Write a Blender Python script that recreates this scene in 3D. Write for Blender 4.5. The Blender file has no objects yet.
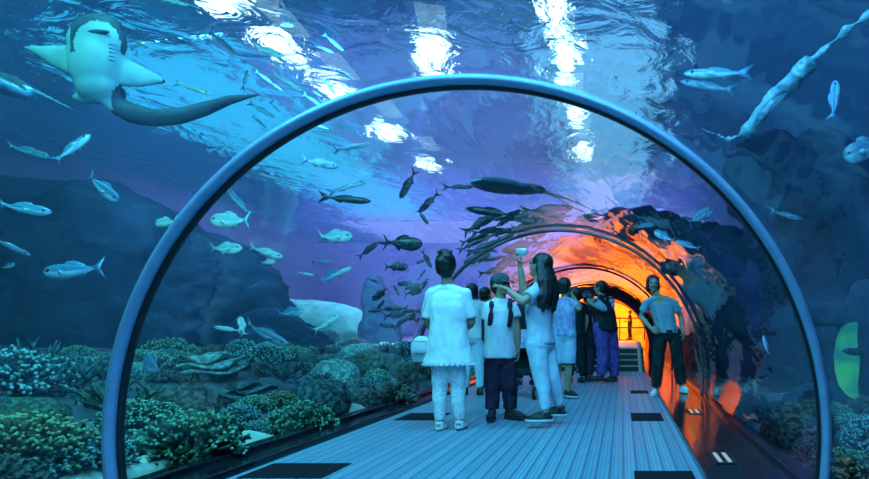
import bpy, bmesh, math, random
from mathutils import Vector, Matrix, noise, geometry
R = math.radians
PI = math.pi
scene = bpy.context.scene
COL = scene.collection
F = 566.0; CX = 622.0; HY = 330.0; CZ = 0.95     # focal length in pixels, vanishing point, eye height

def P(px, py, D):
    return Vector(((px - CX) / F * D, D, CZ - (py - HY) / F * D))

# ---------------------------------------------------------------- materials
def newmat(name):
    m = bpy.data.materials.new(name); m.use_nodes = True
    nt = m.node_tree
    for n in list(nt.nodes): nt.nodes.remove(n)
    out = nt.nodes.new('ShaderNodeOutputMaterial')
    return m, nt, out

def nd(nt, typ, **kw):
    n = nt.nodes.new(typ)
    for k, v in kw.items():
        if k in n.inputs: n.inputs[k].default_value = v
        else: setattr(n, k, v)
    return n

def mat(name, col, rough=0.6, spec=0.5, metal=0.0, col2=None, scale=8.0, bump=0.0, stretch=(1, 1, 1), detail=4.0, lo=0.35, hi=0.65, emit=None, estr=0.0, coord='Object', dist=0.02):
    m, nt, out = newmat(name)
    b = nd(nt, 'ShaderNodeBsdfPrincipled')
    b.inputs['Base Color'].default_value = (*col, 1)
    b.inputs['Roughness'].default_value = rough
    b.inputs['Specular IOR Level'].default_value = spec
    b.inputs['Metallic'].default_value = metal
    nt.links.new(b.outputs[0], out.inputs[0])
    if col2 or bump:
        tc = nd(nt, 'ShaderNodeTexCoord'); mp = nd(nt, 'ShaderNodeMapping')
        mp.inputs['Scale'].default_value = stretch
        nz = nd(nt, 'ShaderNodeTexNoise'); nz.inputs['Scale'].default_value = scale; nz.inputs['Detail'].default_value = detail
        nt.links.new(tc.outputs[coord], mp.inputs[0]); nt.links.new(mp.outputs[0], nz.inputs['Vector'])
        if col2:
            cr = nd(nt, 'ShaderNodeValToRGB')
            cr.color_ramp.elements[0].position = lo; cr.color_ramp.elements[1].position = hi
            cr.color_ramp.elements[0].color = (*col, 1); cr.color_ramp.elements[1].color = (*col2, 1)
            nt.links.new(nz.outputs['Fac'], cr.inputs[0]); nt.links.new(cr.outputs[0], b.inputs['Base Color'])
        if bump:
            bp = nd(nt, 'ShaderNodeBump'); bp.inputs['Strength'].default_value = bump; bp.inputs['Distance'].default_value = dist
            nt.links.new(nz.outputs['Fac'], bp.inputs['Height']); nt.links.new(bp.outputs[0], b.inputs['Normal'])
    if emit:
        b.inputs['Emission Color'].default_value = (*emit, 1); b.inputs['Emission Strength'].default_value = estr
    return m

M = {}
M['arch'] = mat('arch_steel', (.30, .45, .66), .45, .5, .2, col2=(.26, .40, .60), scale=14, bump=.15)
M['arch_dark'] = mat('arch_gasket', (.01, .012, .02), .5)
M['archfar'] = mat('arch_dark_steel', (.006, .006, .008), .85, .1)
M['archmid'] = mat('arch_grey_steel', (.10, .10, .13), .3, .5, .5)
M['shaftviolet'] = mat('shaft_tint', (.10, .12, .22), .9, .1, col2=(.18, .21, .34), scale=3, bump=.4)  # tint of the solid violet light shaft
M['curb'] = mat('curb_black', (.008, .010, .013), .14, .18, col2=(.014, .015, .02), scale=6, bump=.05)
M['steel'] = mat('steel', (.5, .52, .55), .3, .5, .9)
M['hatch'] = mat('hatch_black', (.006, .006, .008), .85, .2)
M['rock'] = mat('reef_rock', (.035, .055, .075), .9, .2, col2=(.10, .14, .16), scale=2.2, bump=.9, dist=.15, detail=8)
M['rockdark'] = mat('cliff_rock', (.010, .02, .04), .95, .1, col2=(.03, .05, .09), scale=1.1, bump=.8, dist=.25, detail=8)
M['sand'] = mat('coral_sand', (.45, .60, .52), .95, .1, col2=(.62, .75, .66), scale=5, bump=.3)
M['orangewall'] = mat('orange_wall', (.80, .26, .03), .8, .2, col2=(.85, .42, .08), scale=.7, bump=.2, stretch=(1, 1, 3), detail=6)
M['stair'] = mat('stair_dark', (.03, .028, .028), .6)
M['nosing'] = mat('stair_edge', (.42, .34, .25), .5)
M['black'] = mat('black_metal', (.01, .01, .012), .4)

def floor_mat():
    m, nt, out = newmat('walkway_planks')
    b = nd(nt, 'ShaderNodeBsdfPrincipled'); nt.links.new(b.outputs[0], out.inputs[0])
    tc = nd(nt, 'ShaderNodeTexCoord'); sx = nd(nt, 'ShaderNodeSeparateXYZ'); nt.links.new(tc.outputs['Object'], sx.inputs[0])
    def math_(op, a, b_=None, c=None):
        n = nd(nt, 'ShaderNodeMath', operation=op)
        for i, v in enumerate((a, b_, c)):
            if v is None: continue
            if isinstance(v, (int, float)): n.inputs[i].default_value = v
            else: nt.links.new(v, n.inputs[i])
        return n.outputs[0]
    fx = math_('FRACT', math_('MULTIPLY', sx.outputs[0], 11.0))
    line = math_('MULTIPLY', math_('LESS_THAN', fx, .22), .75)
    idx = math_('FLOOR', math_('MULTIPLY', sx.outputs[0], 11.0))
    wn = nd(nt, 'ShaderNodeTexWhiteNoise', noise_dimensions='1D'); nt.links.new(idx, wn.inputs['W'])
    fx2 = math_('FRACT', math_('MULTIPLY', sx.outputs[0], 33.0))
    line2 = math_('MULTIPLY', math_('LESS_THAN', fx2, .3), .45)
    ln = math_('MAXIMUM', line, line2)
    # wear
    mp = nd(nt, 'ShaderNodeMapping'); mp.inputs['Scale'].default_value = (22, 2.2, 1); nt.links.new(tc.outputs['Object'], mp.inputs[0])
    nz = nd(nt, 'ShaderNodeTexNoise'); nz.inputs['Scale'].default_value = 1.6; nz.inputs['Detail'].default_value = 5; nt.links.new(mp.outputs[0], nz.inputs[0])
    mx = nd(nt, 'ShaderNodeMix', data_type='RGBA')
    mx.inputs[6].default_value = (.09, .20, .28, 1); mx.inputs[7].default_value = (.26, .42, .50, 1)
    fac = math_('ADD', math_('MULTIPLY', wn.outputs[0], .35), math_('MULTIPLY', nz.outputs[0], .55)); nt.links.new(fac, mx.inputs[0])
    mx2 = nd(nt, 'ShaderNodeMix', data_type='RGBA'); nt.links.new(ln, mx2.inputs[0]); nt.links.new(mx.outputs[2], mx2.inputs[6])
    mx2.inputs[7].default_value = (.05, .09, .13, 1)
    nt.links.new(mx2.outputs[2], b.inputs['Base Color']); b.inputs['Roughness'].default_value = .5
    bp = nd(nt, 'ShaderNodeBump'); bp.inputs['Strength'].default_value = .5; bp.inputs['Distance'].default_value = .004; bp.invert = True
    nt.links.new(ln, bp.inputs['Height']); nt.links.new(bp.outputs[0], b.inputs['Normal'])
    return m
M['floor'] = floor_mat()

def acrylic_mat():
    m, nt, out = newmat('acrylic')
    tr = nd(nt, 'ShaderNodeBsdfTransparent'); tr.inputs[0].default_value = (.96, .985, 1, 1)
    gl = nd(nt, 'ShaderNodeBsdfGlossy'); gl.inputs['Roughness'].default_value = .03
    fr = nd(nt, 'ShaderNodeFresnel'); fr.inputs[0].default_value = 1.62
    mix = nd(nt, 'ShaderNodeMixShader')
    tc = nd(nt, 'ShaderNodeTexCoord'); mp = nd(nt, 'ShaderNodeMapping'); mp.inputs['Scale'].default_value = (1.3, .35, 1.3)
    nz = nd(nt, 'ShaderNodeTexNoise'); nz.inputs['Scale'].default_value = 1.5; nz.inputs['Detail'].default_value = 3
    bp = nd(nt, 'ShaderNodeBump'); bp.inputs['Strength'].default_value = 1.0; bp.inputs['Distance'].default_value = .035
    nt.links.new(tc.outputs['Object'], mp.inputs[0]); nt.links.new(mp.outputs[0], nz.inputs[0]); nt.links.new(nz.outputs[0], bp.inputs['Height'])
    nt.links.new(bp.outputs[0], gl.inputs['Normal'])
    nt.links.new(fr.outputs[0], mix.inputs[0]); nt.links.new(tr.outputs[0], mix.inputs[1]); nt.links.new(gl.outputs[0], mix.inputs[2])
    nt.links.new(mix.outputs[0], out.inputs[0])
    return m
M['acrylic'] = acrylic_mat()

def water_mat():
    m, nt, out = newmat('tank_water')
    v = nd(nt, 'ShaderNodeVolumePrincipled')
    v.inputs['Color'].default_value = (.26, .46, 1.0, 1)
    v.inputs['Density'].default_value = WATER_DENS
    v.inputs['Anisotropy'].default_value = .25
    v.inputs['Absorption Color'].default_value = (.25, .45, 1.0, 1)
    nt.links.new(v.outputs[0], out.inputs['Volume'])
    return m
WATER_DENS = .027
M['water'] = water_mat()

def surface_mat():
    m, nt, out = newmat('rippled_surface')
    tr = nd(nt, 'ShaderNodeBsdfTransparent'); tr.inputs[0].default_value = (.8, .93, 1, 1)
    rf = nd(nt, 'ShaderNodeBsdfRefraction'); rf.inputs['IOR'].default_value = 1.33; rf.inputs['Roughness'].default_value = .03
    gl = nd(nt, 'ShaderNodeBsdfGlossy'); gl.inputs['Roughness'].default_value = .08; gl.inputs[0].default_value = (.8, .9, 1, 1)
    tc = nd(nt, 'ShaderNodeTexCoord'); mp = nd(nt, 'ShaderNodeMapping'); mp.inputs['Scale'].default_value = (1, 1, 1)
    nz = nd(nt, 'ShaderNodeTexNoise'); nz.inputs['Scale'].default_value = 1.1; nz.inputs['Detail'].default_value = 5; nz.inputs['Distortion'].default_value = 1.2
    bp = nd(nt, 'ShaderNodeBump'); bp.inputs['Strength'].default_value = 1.0; bp.inputs['Distance'].default_value = .35
    nt.links.new(tc.outputs['Object'], mp.inputs[0]); nt.links.new(mp.outputs[0], nz.inputs[0]); nt.links.new(nz.outputs[0], bp.inputs['Height'])
    nt.links.new(bp.outputs[0], rf.inputs['Normal']); nt.links.new(bp.outputs[0], gl.inputs['Normal'])
    m1 = nd(nt, 'ShaderNodeMixShader'); m1.inputs[0].default_value = .93
    m2 = nd(nt, 'ShaderNodeMixShader'); m2.inputs[0].default_value = .12
    nt.links.new(tr.outputs[0], m1.inputs[1]); nt.links.new(rf.outputs[0], m1.inputs[2])
    nt.links.new(m1.outputs[0], m2.inputs[1]); nt.links.new(gl.outputs[0], m2.inputs[2])
    nt.links.new(m2.outputs[0], out.inputs[0])
    return m
M['surface'] = surface_mat()

def emit_mat(name, col, s):
    m, nt, out = newmat(name)
    e = nd(nt, 'ShaderNodeEmission'); e.inputs[0].default_value = (*col, 1); e.inputs[1].default_value = s
    nt.links.new(e.outputs[0], out.inputs[0]); return m

# ---------------------------------------------------------------- object helpers
def setp(o, label=None, cat=None, group=None, kind=None):
    if label: o['label'] = label
    if cat: o['category'] = cat
    if group: o['group'] = group
    if kind: o['kind'] = kind
    return o

def mesh_obj(name, me, m, parent=None):
    o = bpy.data.objects.new(name, me); COL.objects.link(o)
    if m is not None:
        for x in (m if isinstance(m, (list, tuple)) else [m]): me.materials.append(x)
    if parent: o.parent = parent
    return o

def from_bm(name, bm, m, parent=None, smooth=True, recalc=True):
    if recalc: bmesh.ops.recalc_face_normals(bm, faces=bm.faces[:])
    me = bpy.data.meshes.new(name); bm.to_mesh(me); bm.free()
    if smooth: me.polygons.foreach_set('use_smooth', [True] * len(me.polygons))
    return mesh_obj(name, me, m, parent)

def empty(name, loc=(0, 0, 0), rz=0.0):
    o = bpy.data.objects.new(name, None); COL.objects.link(o)
    o.location = loc; o.rotation_euler = (0, 0, rz); o.empty_display_size = .1
    return o

def box(bm, x0, x1, y0, y1, z0, z1, mi=0, M_=None):
    vs = [bm.verts.new((x, y, z)) for x in (x0, x1) for y in (y0, y1) for z in (z0, z1)]
    if M_ is not None:
        for v in vs: v.co = M_ @ v.co
    for f in ((0, 1, 3, 2), (4, 6, 7, 5), (0, 4, 5, 1), (2, 3, 7, 6), (0, 2, 6, 4), (1, 5, 7, 3)):
        fc = bm.faces.new([vs[i] for i in f]); fc.material_index = mi
    return vs

def bevbox(bm, x0, x1, y0, y1, z0, z1, b=.01, seg=2, M_=None):
    t = bmesh.new(); box(t, x0, x1, y0, y1, z0, z1)
    bmesh.ops.recalc_face_normals(t, faces=t.faces[:])
    bmesh.ops.bevel(t, geom=t.edges[:], offset=b, segments=seg, affect='EDGES', profile=.6)
    if M_ is not None: bmesh.ops.transform(t, matrix=M_, verts=t.verts[:])
    merge(bm, t)

def merge(bm, t):
    me = bpy.data.meshes.new('tmp'); t.to_mesh(me); t.free(); bm.from_mesh(me); bpy.data.meshes.remove(me)

def frame_from(d, up=Vector((0, 0, 1))):
    d = d.normalized()
    if abs(d.dot(up)) > .98: up = Vector((0, 1, 0))
    a = d.cross(up).normalized(); b = a.cross(d).normalized()
    return a, b, d

def cone(bm, p0, p1, r0, r1, seg=12, caps=True, sx=1.0, side=None):
    p0, p1 = Vector(p0), Vector(p1)
    a, b, d = frame_from(p1 - p0)
    if side is not None:
        a = (Vector(side) - d * Vector(side).dot(d)).normalized(); b = a.cross(d).normalized()
    rings = []
    for p, r in ((p0, r0), (p1, r1)):
        rings.append([bm.verts.new(p + a * (math.cos(2 * PI * i / seg) * r * sx) + b * (math.sin(2 * PI * i / seg) * r)) for i in range(seg)])
    for i in range(seg):
        j = (i + 1) % seg
        bm.faces.new((rings[0][i], rings[0][j], rings[1][j], rings[1][i]))
    if caps:
        bm.faces.new(rings[0][::-1]); bm.faces.new(rings[1])

def ball(bm, c, r, sub=2, M_=None):
    if isinstance(r, (int, float)): r = (r, r, r)
    mtx = Matrix.Translation(Vector(c))
    if M_ is not None: mtx = mtx @ M_
    mtx = mtx @ Matrix.Diagonal((*r, 1))
    bmesh.ops.create_icosphere(bm, subdivisions=sub, radius=1.0, matrix=mtx)

def capsule(bm, p0, p1, r0, r1, seg=12):
    cone(bm, p0, p1, r0, r1, seg)
    ball(bm, p0, r0, 2); ball(bm, p1, r1, 2)

def tube(bm, pts, rad, seg=8, cap=True):
    pts = [Vector(p) for p in pts]; rings = []
    up = Vector((0, 0, 1))
    for i, p in enumerate(pts):
        d = (pts[min(i + 1, len(pts) - 1)] - pts[max(i - 1, 0)]).normalized()
        if abs(d.dot(up)) > .98: up = Vector((0.3, 1, 0)).normalized()
        a = d.cross(up).normalized(); b = a.cross(d).normalized()
        r = rad[i] if isinstance(rad, (list, tuple)) else rad
        rings.append([bm.verts.new(p + a * math.cos(2 * PI * k / seg) * r + b * math.sin(2 * PI * k / seg) * r) for k in range(seg)])
    for q in range(len(rings) - 1):
        for k in range(seg):
            j = (k + 1) % seg
            bm.faces.new((rings[q][k], rings[q][j], rings[q + 1][j], rings[q + 1][k]))
    if cap:
        bm.faces.new(rings[0][::-1]); bm.faces.new(rings[-1])

def loft(bm, rings, cap=True):
    """rings: list of lists of Vector, equal counts"""
    vr = [[bm.verts.new(p) for p in r] for r in rings]; n = len(vr[0])
    for q in range(len(vr) - 1):
        for k in range(n):
            j = (k + 1) % n
            bm.faces.new((vr[q][k], vr[q][j], vr[q + 1][j], vr[q + 1][k]))
    if cap:
        bm.faces.new(vr[0][::-1]); bm.faces.new(vr[-1])

def ell(c, rx, ry, n=20, tilt=None, p=1.0):
    c = Vector(c); out = []
    for i in range(n):
        a = 2 * PI * i / n; cx, sy = math.cos(a), math.sin(a)
        v = Vector((math.copysign(abs(cx) ** p, cx) * rx, math.copysign(abs(sy) ** p, sy) * ry, 0))
        if tilt is not None: v = tilt @ v
        out.append(c + v)
    return out

def remeshed(bm, voxel, smooth=4, dec=None):
    """one continuous surface from overlapping closed shapes"""
    bmesh.ops.recalc_face_normals(bm, faces=bm.faces[:])
    me = bpy.data.meshes.new('tmp'); bm.to_mesh(me); bm.free()
    o = bpy.data.objects.new('tmp', me); COL.objects.link(o)
    r = o.modifiers.new('r', 'REMESH'); r.mode = 'VOXEL'; r.voxel_size = voxel; r.adaptivity = 0
    if smooth:
        s = o.modifiers.new('s', 'SMOOTH'); s.factor = .5; s.iterations = smooth
    if dec:
        d = o.modifiers.new('d', 'DECIMATE'); d.ratio = dec
    dg = bpy.context.evaluated_depsgraph_get(); dg.update()
    nm = bpy.data.meshes.new_from_object(o.evaluated_get(dg))
    bpy.data.objects.remove(o); bpy.data.meshes.remove(me)
    nm.polygons.foreach_set('use_smooth', [True] * len(nm.polygons))
    return nm

def displace(me, fn):
    nrm = [v.normal.copy() for v in me.vertices]
    for v, n in zip(me.vertices, nrm): v.co = v.co + n * fn(v.co)
    me.update()

def cut_below(me, z):
    bm = bmesh.new(); bm.from_mesh(me)
    bmesh.ops.bisect_plane(bm, geom=bm.verts[:] + bm.edges[:] + bm.faces[:], plane_co=(0, 0, z), plane_no=(0, 0, -1), clear_outer=True)
    bm.to_mesh(me); bm.free()
# ================================================================ SETTING
TX, TZ, TR = -.84, .36, 1.97          # tunnel centre line and radius
TEND = 20.0
def arc(r, n=72, z0=0.0):
    a0 = math.asin((z0 - TZ) / r)
    return [(TX + r * math.cos(a0 + (PI - 2 * a0) * i / n), TZ + r * math.sin(a0 + (PI - 2 * a0) * i / n)) for i in range(n + 1)]

bm = bmesh.new(); box(bm, -2.53, .52, -2.5, TEND + 12, -.12, 0)
setp(from_bm('floor', bm, M['floor'], smooth=False), 'blue-lit ribbed plank walkway running through the tunnel', 'floor', kind='structure')
for nm, x0, x1, lb in (('trim_1', -2.86, -2.53, 'black ledge along the left edge of the walkway'), ('trim_2', .52, 1.16, 'glossy black ledge along the right edge of the walkway')):
    bm = bmesh.new(); bevbox(bm, x0, x1, -2.5, TEND + 12, -.12, .05, .012)
    if nm == 'trim_1': bevbox(bm, x0, x0 + .12, -2.5, TEND + 12, .04, .085, .01)
    else: bevbox(bm, x1 - .12, x1, -2.5, TEND + 12, .04, .085, .01)
    setp(from_bm(nm, bm, M['curb'], smooth=False), lb, 'ledge', kind='structure')

ring_D = [3.08, 7.65, 12.25, 16.6, 20.0]
edges = [-2.5] + ring_D
for k in range(len(edges) - 1):
    bm = bmesh.new(); pr = arc(TR); n = 24
    ys = [edges[k] + (edges[k + 1] - edges[k]) * j / n for j in range(n + 1)]
    g = [[bm.verts.new((x, y, z)) for (x, z) in pr] for y in ys]
    for j in range(n):
        for i in range(len(pr) - 1):
            bm.faces.new((g[j][i], g[j][i + 1], g[j + 1][i + 1], g[j + 1][i]))
    bm.normal_update()
    bm.faces.ensure_lookup_table(); f = bm.faces[0]
    if f.normal.dot(Vector((TX, f.calc_center_median().y, TZ)) - f.calc_center_median()) < 0:
        bmesh.ops.reverse_faces(bm, faces=bm.faces[:])
    setp(from_bm('window_%d' % (k + 1), bm, M['acrylic'], recalc=False), 'clear curved acrylic tunnel panel, number %d from the front' % (k + 1), 'window', kind='structure')

def ring(name, D, r0, r1, dy, m, z0=0.0):
    bm = bmesh.new(); a = arc(r0, 120, z0); b = arc(r1, 120, z0)
    vs = []
    for (p, q) in zip(a, b):
        vs.append([bm.verts.new((p[0], D - dy / 2, p[1])), bm.verts.new((q[0], D - dy / 2, q[1])), bm.verts.new((q[0], D + dy / 2, q[1])), bm.verts.new((p[0], D + dy / 2, p[1]))])
    for i in range(len(vs) - 1):
        for k in range(4):
            f = bm.faces.new((vs[i][k], vs[i][(k + 1) % 4], vs[i + 1][(k + 1) % 4], vs[i + 1][k]))
    bm.faces.new(vs[0]); bm.faces.new(vs[-1][::-1])
    bmesh.ops.recalc_face_normals(bm, faces=bm.faces[:])
    bmesh.ops.bevel(bm, geom=[e for e in bm.edges if len(e.link_faces) == 2 and e.calc_face_angle(0) > .8], offset=.006, segments=2, affect='EDGES')
    return bm
r = empty('steel_arch', (TX, ring_D[0], 0))
setp(r, 'large pale blue steel arch framing the near end of the tunnel', 'arch')
def local(o, root):
    o.parent = root; o.matrix_parent_inverse = Matrix.Translation(-Vector(root.location)); return o
local(from_bm('arch_band', ring('a', ring_D[0], 1.932, 1.975, .055, M['arch'], .04), M['arch']), r)
local(from_bm('gasket', ring('a', ring_D[0] + .05, 1.922, 1.955, .04, M['arch'], .04), M['arch_dark']), r)
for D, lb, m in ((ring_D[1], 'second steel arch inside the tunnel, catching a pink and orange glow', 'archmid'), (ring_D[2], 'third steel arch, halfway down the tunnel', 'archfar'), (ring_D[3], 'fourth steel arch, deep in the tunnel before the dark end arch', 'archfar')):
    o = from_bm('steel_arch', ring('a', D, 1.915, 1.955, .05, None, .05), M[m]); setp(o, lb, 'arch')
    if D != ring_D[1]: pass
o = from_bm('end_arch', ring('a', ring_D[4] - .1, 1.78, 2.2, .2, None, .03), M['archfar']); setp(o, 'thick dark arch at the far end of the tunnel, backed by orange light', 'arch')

# far hall, lit orange
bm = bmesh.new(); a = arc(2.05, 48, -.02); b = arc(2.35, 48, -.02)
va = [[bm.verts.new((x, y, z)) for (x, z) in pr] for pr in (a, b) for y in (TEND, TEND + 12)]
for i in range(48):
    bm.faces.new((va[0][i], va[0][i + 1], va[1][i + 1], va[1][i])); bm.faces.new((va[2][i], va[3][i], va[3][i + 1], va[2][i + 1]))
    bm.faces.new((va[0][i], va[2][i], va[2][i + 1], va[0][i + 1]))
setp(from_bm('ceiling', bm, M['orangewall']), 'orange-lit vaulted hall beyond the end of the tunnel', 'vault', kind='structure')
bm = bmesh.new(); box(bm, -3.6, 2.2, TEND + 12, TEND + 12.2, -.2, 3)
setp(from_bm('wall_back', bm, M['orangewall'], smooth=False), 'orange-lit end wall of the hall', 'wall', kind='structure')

# tank walls, floor of tank, water, surface
XW, YW, ZS = 18.0, 33.0, 6.0
M['tank'] = mat('tank_wall', (.10, .16, .30), .9, .1, col2=(.16, .24, .40), scale=.35, bump=.3, dist=.3, detail=6)
bm = bmesh.new(); box(bm, -XW - .3, XW + .3, YW, YW + .3, -1, ZS + .1)
setp(from_bm('wall_far', bm, M['tank'], smooth=False), 'blue painted far wall of the tank', 'wall', kind='structure')
bm = bmesh.new(); box(bm, -XW - .3, -XW, -4, YW, -1, ZS + 3)
setp(from_bm('wall_left', bm, M['tank'], smooth=False), 'blue painted left wall of the tank', 'wall', kind='structure')
bm = bmesh.new(); box(bm, XW, XW + .3, -4, YW, -1, ZS + 3)
setp(from_bm('wall_right', bm, M['tank'], smooth=False), 'blue painted right wall of the tank', 'wall', kind='structure')
bm = bmesh.new(); box(bm, -XW - .3, XW + .3, -4.3, -4, -1, ZS + 3)
setp(from_bm('wall_behind', bm, M['tank'], smooth=False), 'wall behind the viewer', 'wall', kind='structure')

prof = [(-XW, -.6), (-XW, ZS - .02), (XW, ZS - .02), (XW, -.6), (TX + 1.97, -.6)] + arc(2.0, 48, -.1) + [(TX - 1.97, -.6)]
tri = geometry.tessellate_polygon([[Vector((x, z, 0)) for x, z in prof]])
bm = bmesh.new(); va = [bm.verts.new((x, -3.9, z)) for x, z in prof]; vb = [bm.verts.new((x, YW - .02, z)) for x, z in prof]
for i in range(len(prof)):
    j = (i + 1) % len(prof); bm.faces.new((va[i], va[j], vb[j], vb[i]))
for t in tri:
    bm.faces.new([va[i] for i in t]); bm.faces.new([vb[i] for i in t][::-1])
setp(from_bm('tank_water', bm, M['water'], smooth=False), 'hazy blue water filling the tank around the tunnel', 'water', kind='structure')

bm = bmesh.new()
vs = [bm.verts.new(p) for p in ((-XW, -4, ZS), (-XW, YW, ZS), (XW, YW, ZS), (XW, -4, ZS))]
f = bm.faces.new(vs); bm.normal_update()
if f.normal.z > 0: bmesh.ops.reverse_faces(bm, faces=bm.faces[:])
setp(from_bm('water_surface', bm, M['surface'], recalc=False, smooth=False), 'rippled bright water surface high above the tunnel', 'water', kind='structure')

# seabed (left / right terrain)
def terrain(name, x0, x1, y0, y1, hfun, m, lb, nx=90, ny=120):
    bm = bmesh.new(); g = []
    for j in range(ny + 1):
        row = []
        for i in range(nx + 1):
            x = x0 + (x1 - x0) * i / nx; y = y0 + (y1 - y0) * j / ny
            row.append(bm.verts.new((x, y, hfun(x, y))))
        g.append(row)
    for j in range(ny):
        for i in range(nx):
            bm.faces.new((g[j][i], g[j][i + 1], g[j + 1][i + 1], g[j + 1][i]))
    bm.normal_update()
    bm.faces.ensure_lookup_table()
    if bm.faces[0].normal.z < 0: bmesh.ops.reverse_faces(bm, faces=bm.faces[:])
    return setp(from_bm(name, bm, m, recalc=False), lb, 'seabed', kind='structure')
def hl(x, y):
    d = max(0, -2.86 - x); h = -.12 + .60 * (1 - math.exp(-d / .95)) + .02 * d
    return h + .16 * noise.fractal(Vector((x * .9, y * .9, 3)), 1.0, 2.0, 5) * min(1, d / .5)
def hr(x, y):
    d = max(0, x - 1.16); h = -.12 + .25 * (1 - math.exp(-d / 1.0)) + .04 * d
    return h + .16 * noise.fractal(Vector((x * .9, y * .9, 8)), 1.0, 2.0, 5) * min(1, d / .5)
terrain('reef_bed', -XW, -2.84, -3.9, YW, hl, M['rock'], 'rocky reef bed left of the walkway')
terrain('reef_bed', 1.14, XW, -3.9, YW, hr, M['rock'], 'rocky reef bed right of the walkway')

# stairs, platform and rail at the end
r = empty('staircase', (-.05, 13.0, 0)); setp(r, 'short dark staircase with pale step edges up to the orange hall', 'staircase')
bm = bmesh.new(); n = 4
for i in range(n): box(bm, -1.6, .52, 13 + i * .28, 14.3, i * .125, (i + 1) * .125)
local(from_bm('steps', bm, M['stair'], smooth=False), r)
for i in range(n):
    bm = bmesh.new(); bevbox(bm, -1.6, .5, 12.985 + i * .28, 13.05 + i * .28, (i + 1) * .125 - .02, (i + 1) * .125 + .012, .004)
    local(from_bm('step_edge', bm, M['nosing'], smooth=False), r)
bm = bmesh.new(); cone(bm, (.42, 12.6, .0), (.42, 14.1, .62), .05, .05, 8); local(from_bm('stringer', bm, M['nosing']), r)
bm = bmesh.new(); box(bm, -2.53, .52, 14.3, TEND + 12, -.05, .50)
setp(from_bm('hall_platform', bm, M['nosing'], smooth=False), 'raised floor at the top of the stairs', 'platform', kind='structure')
r = empty('handrail', (-.6, 24, .50)); setp(r, 'thin dark handrail crossing in front of the orange glow', 'railing')
for z in (.95, .55):
    bm = bmesh.new(); cone(bm, (-2.4, 24, .50 + z), (1.0, 24, .50 + z), .03, .03, 8); local(from_bm('rail', bm, M['black']), r)
for x in (-2.3, -1.2, -.1, .95):
    bm = bmesh.new(); cone(bm, (x, 24, .50), (x, 24, 1.49), .025, .025, 8); local(from_bm('post', bm, M['black']), r)
# floor hatches
r = None
for k, (x0, x1, ya, yb, lb) in enumerate((
        (-2.47, -1.92, 3.62, 4.02, 'black square floor hatch at the bottom left of the walkway'),
        (-2.40, -1.95, 5.95, 6.45, 'black floor hatch on the left of the walkway beside the woman in white'),
        (.08, .47, 3.25, 3.80, 'black floor hatch at the bottom right of the walkway'),
        (.10, .44, 5.90, 6.45, 'black floor hatch halfway along the right edge of the walkway'),
        (.13, .40, 8.45, 8.85, 'small floor hatch by the feet of the woman in the v-neck top'))):
    bm = bmesh.new(); bevbox(bm, x0, x1, ya, yb, -.01, .006, .003); o = from_bm('floor_hatch', bm, M['hatch'], smooth=False)
    setp(o, lb, 'floor hatch', 'floor hatches')
# lights sunk in the right ledge
for k, (px, py) in enumerate(((722, 457), (694, 411))):
    D = (CZ - .06) * F / (py - HY); x = (px - CX) / F * D
    rr = empty('ledge_light', (x, D, .05)); setp(rr, ('twin slot light in the right ledge, nearest' if k == 0 else 'twin slot light in the right ledge, farther along beside the woman in the v-neck top'), 'light', 'ledge lights')
    bm = bmesh.new(); bevbox(bm, -.075, .075, -.17, .17, 0, .008, .003); from_bm('housing', bm, M['black'], rr, smooth=False)
    for s in (-.032, .032):
        bm = bmesh.new(); bevbox(bm, s - .014, s + .014, -.14, .14, .006, .012, .002)
        from_bm('lens', bm, emit_mat('ledge_lens', ((.5, .8, 1.0) if k == 0 else (1, .8, .55)), .55), rr, smooth=False)

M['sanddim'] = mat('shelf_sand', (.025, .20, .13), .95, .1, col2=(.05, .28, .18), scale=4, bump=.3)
# big rocks
def rock(name, blobs, m, lb, voxel=.12, amp=.25, fs=.8, cat='rock', seed=0, kind=None):
    bm = bmesh.new()
    for (c, rr) in blobs: ball(bm, c, rr, 3)
    me = remeshed(bm, voxel, 2)
    displace(me, lambda c: amp * noise.fractal(c * fs + Vector((seed, 0, 0)), .9, 2.1, 5) + amp * .5 * noise.noise(c * fs * .7) + amp * .35 * (1 - 2 * abs(noise.noise(Vector((c.x, c.y, c.z * 2.2)) * fs * 2.6))))
    o = mesh_obj(name, me, m); setp(o, lb, cat, kind=kind); return o
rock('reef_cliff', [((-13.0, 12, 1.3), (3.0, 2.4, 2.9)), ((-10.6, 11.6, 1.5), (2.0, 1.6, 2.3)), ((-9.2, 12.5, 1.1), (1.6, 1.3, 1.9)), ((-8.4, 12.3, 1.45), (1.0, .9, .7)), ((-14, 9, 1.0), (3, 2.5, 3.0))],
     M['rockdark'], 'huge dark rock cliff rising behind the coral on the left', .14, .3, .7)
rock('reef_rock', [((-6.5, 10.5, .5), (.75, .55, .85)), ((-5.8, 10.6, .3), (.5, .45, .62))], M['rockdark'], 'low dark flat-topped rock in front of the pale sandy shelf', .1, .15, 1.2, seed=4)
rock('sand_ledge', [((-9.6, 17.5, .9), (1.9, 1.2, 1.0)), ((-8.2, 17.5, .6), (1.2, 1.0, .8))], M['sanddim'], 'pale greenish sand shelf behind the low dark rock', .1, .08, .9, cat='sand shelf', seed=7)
rock('violet_shaft', [((-6.4, 15.0, .8), (.55, .45, 1.1)), ((-6.6, 15.0, 1.7), (.30, .30, .7))], M['shaftviolet'] if 'shaftviolet' in M else M['sand'], 'pale violet shaft of light, built solid, left of the woman in white', .06, .08, 1.6, seed=9)  # solid stand-in for a translucent violet shaft of light
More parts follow.
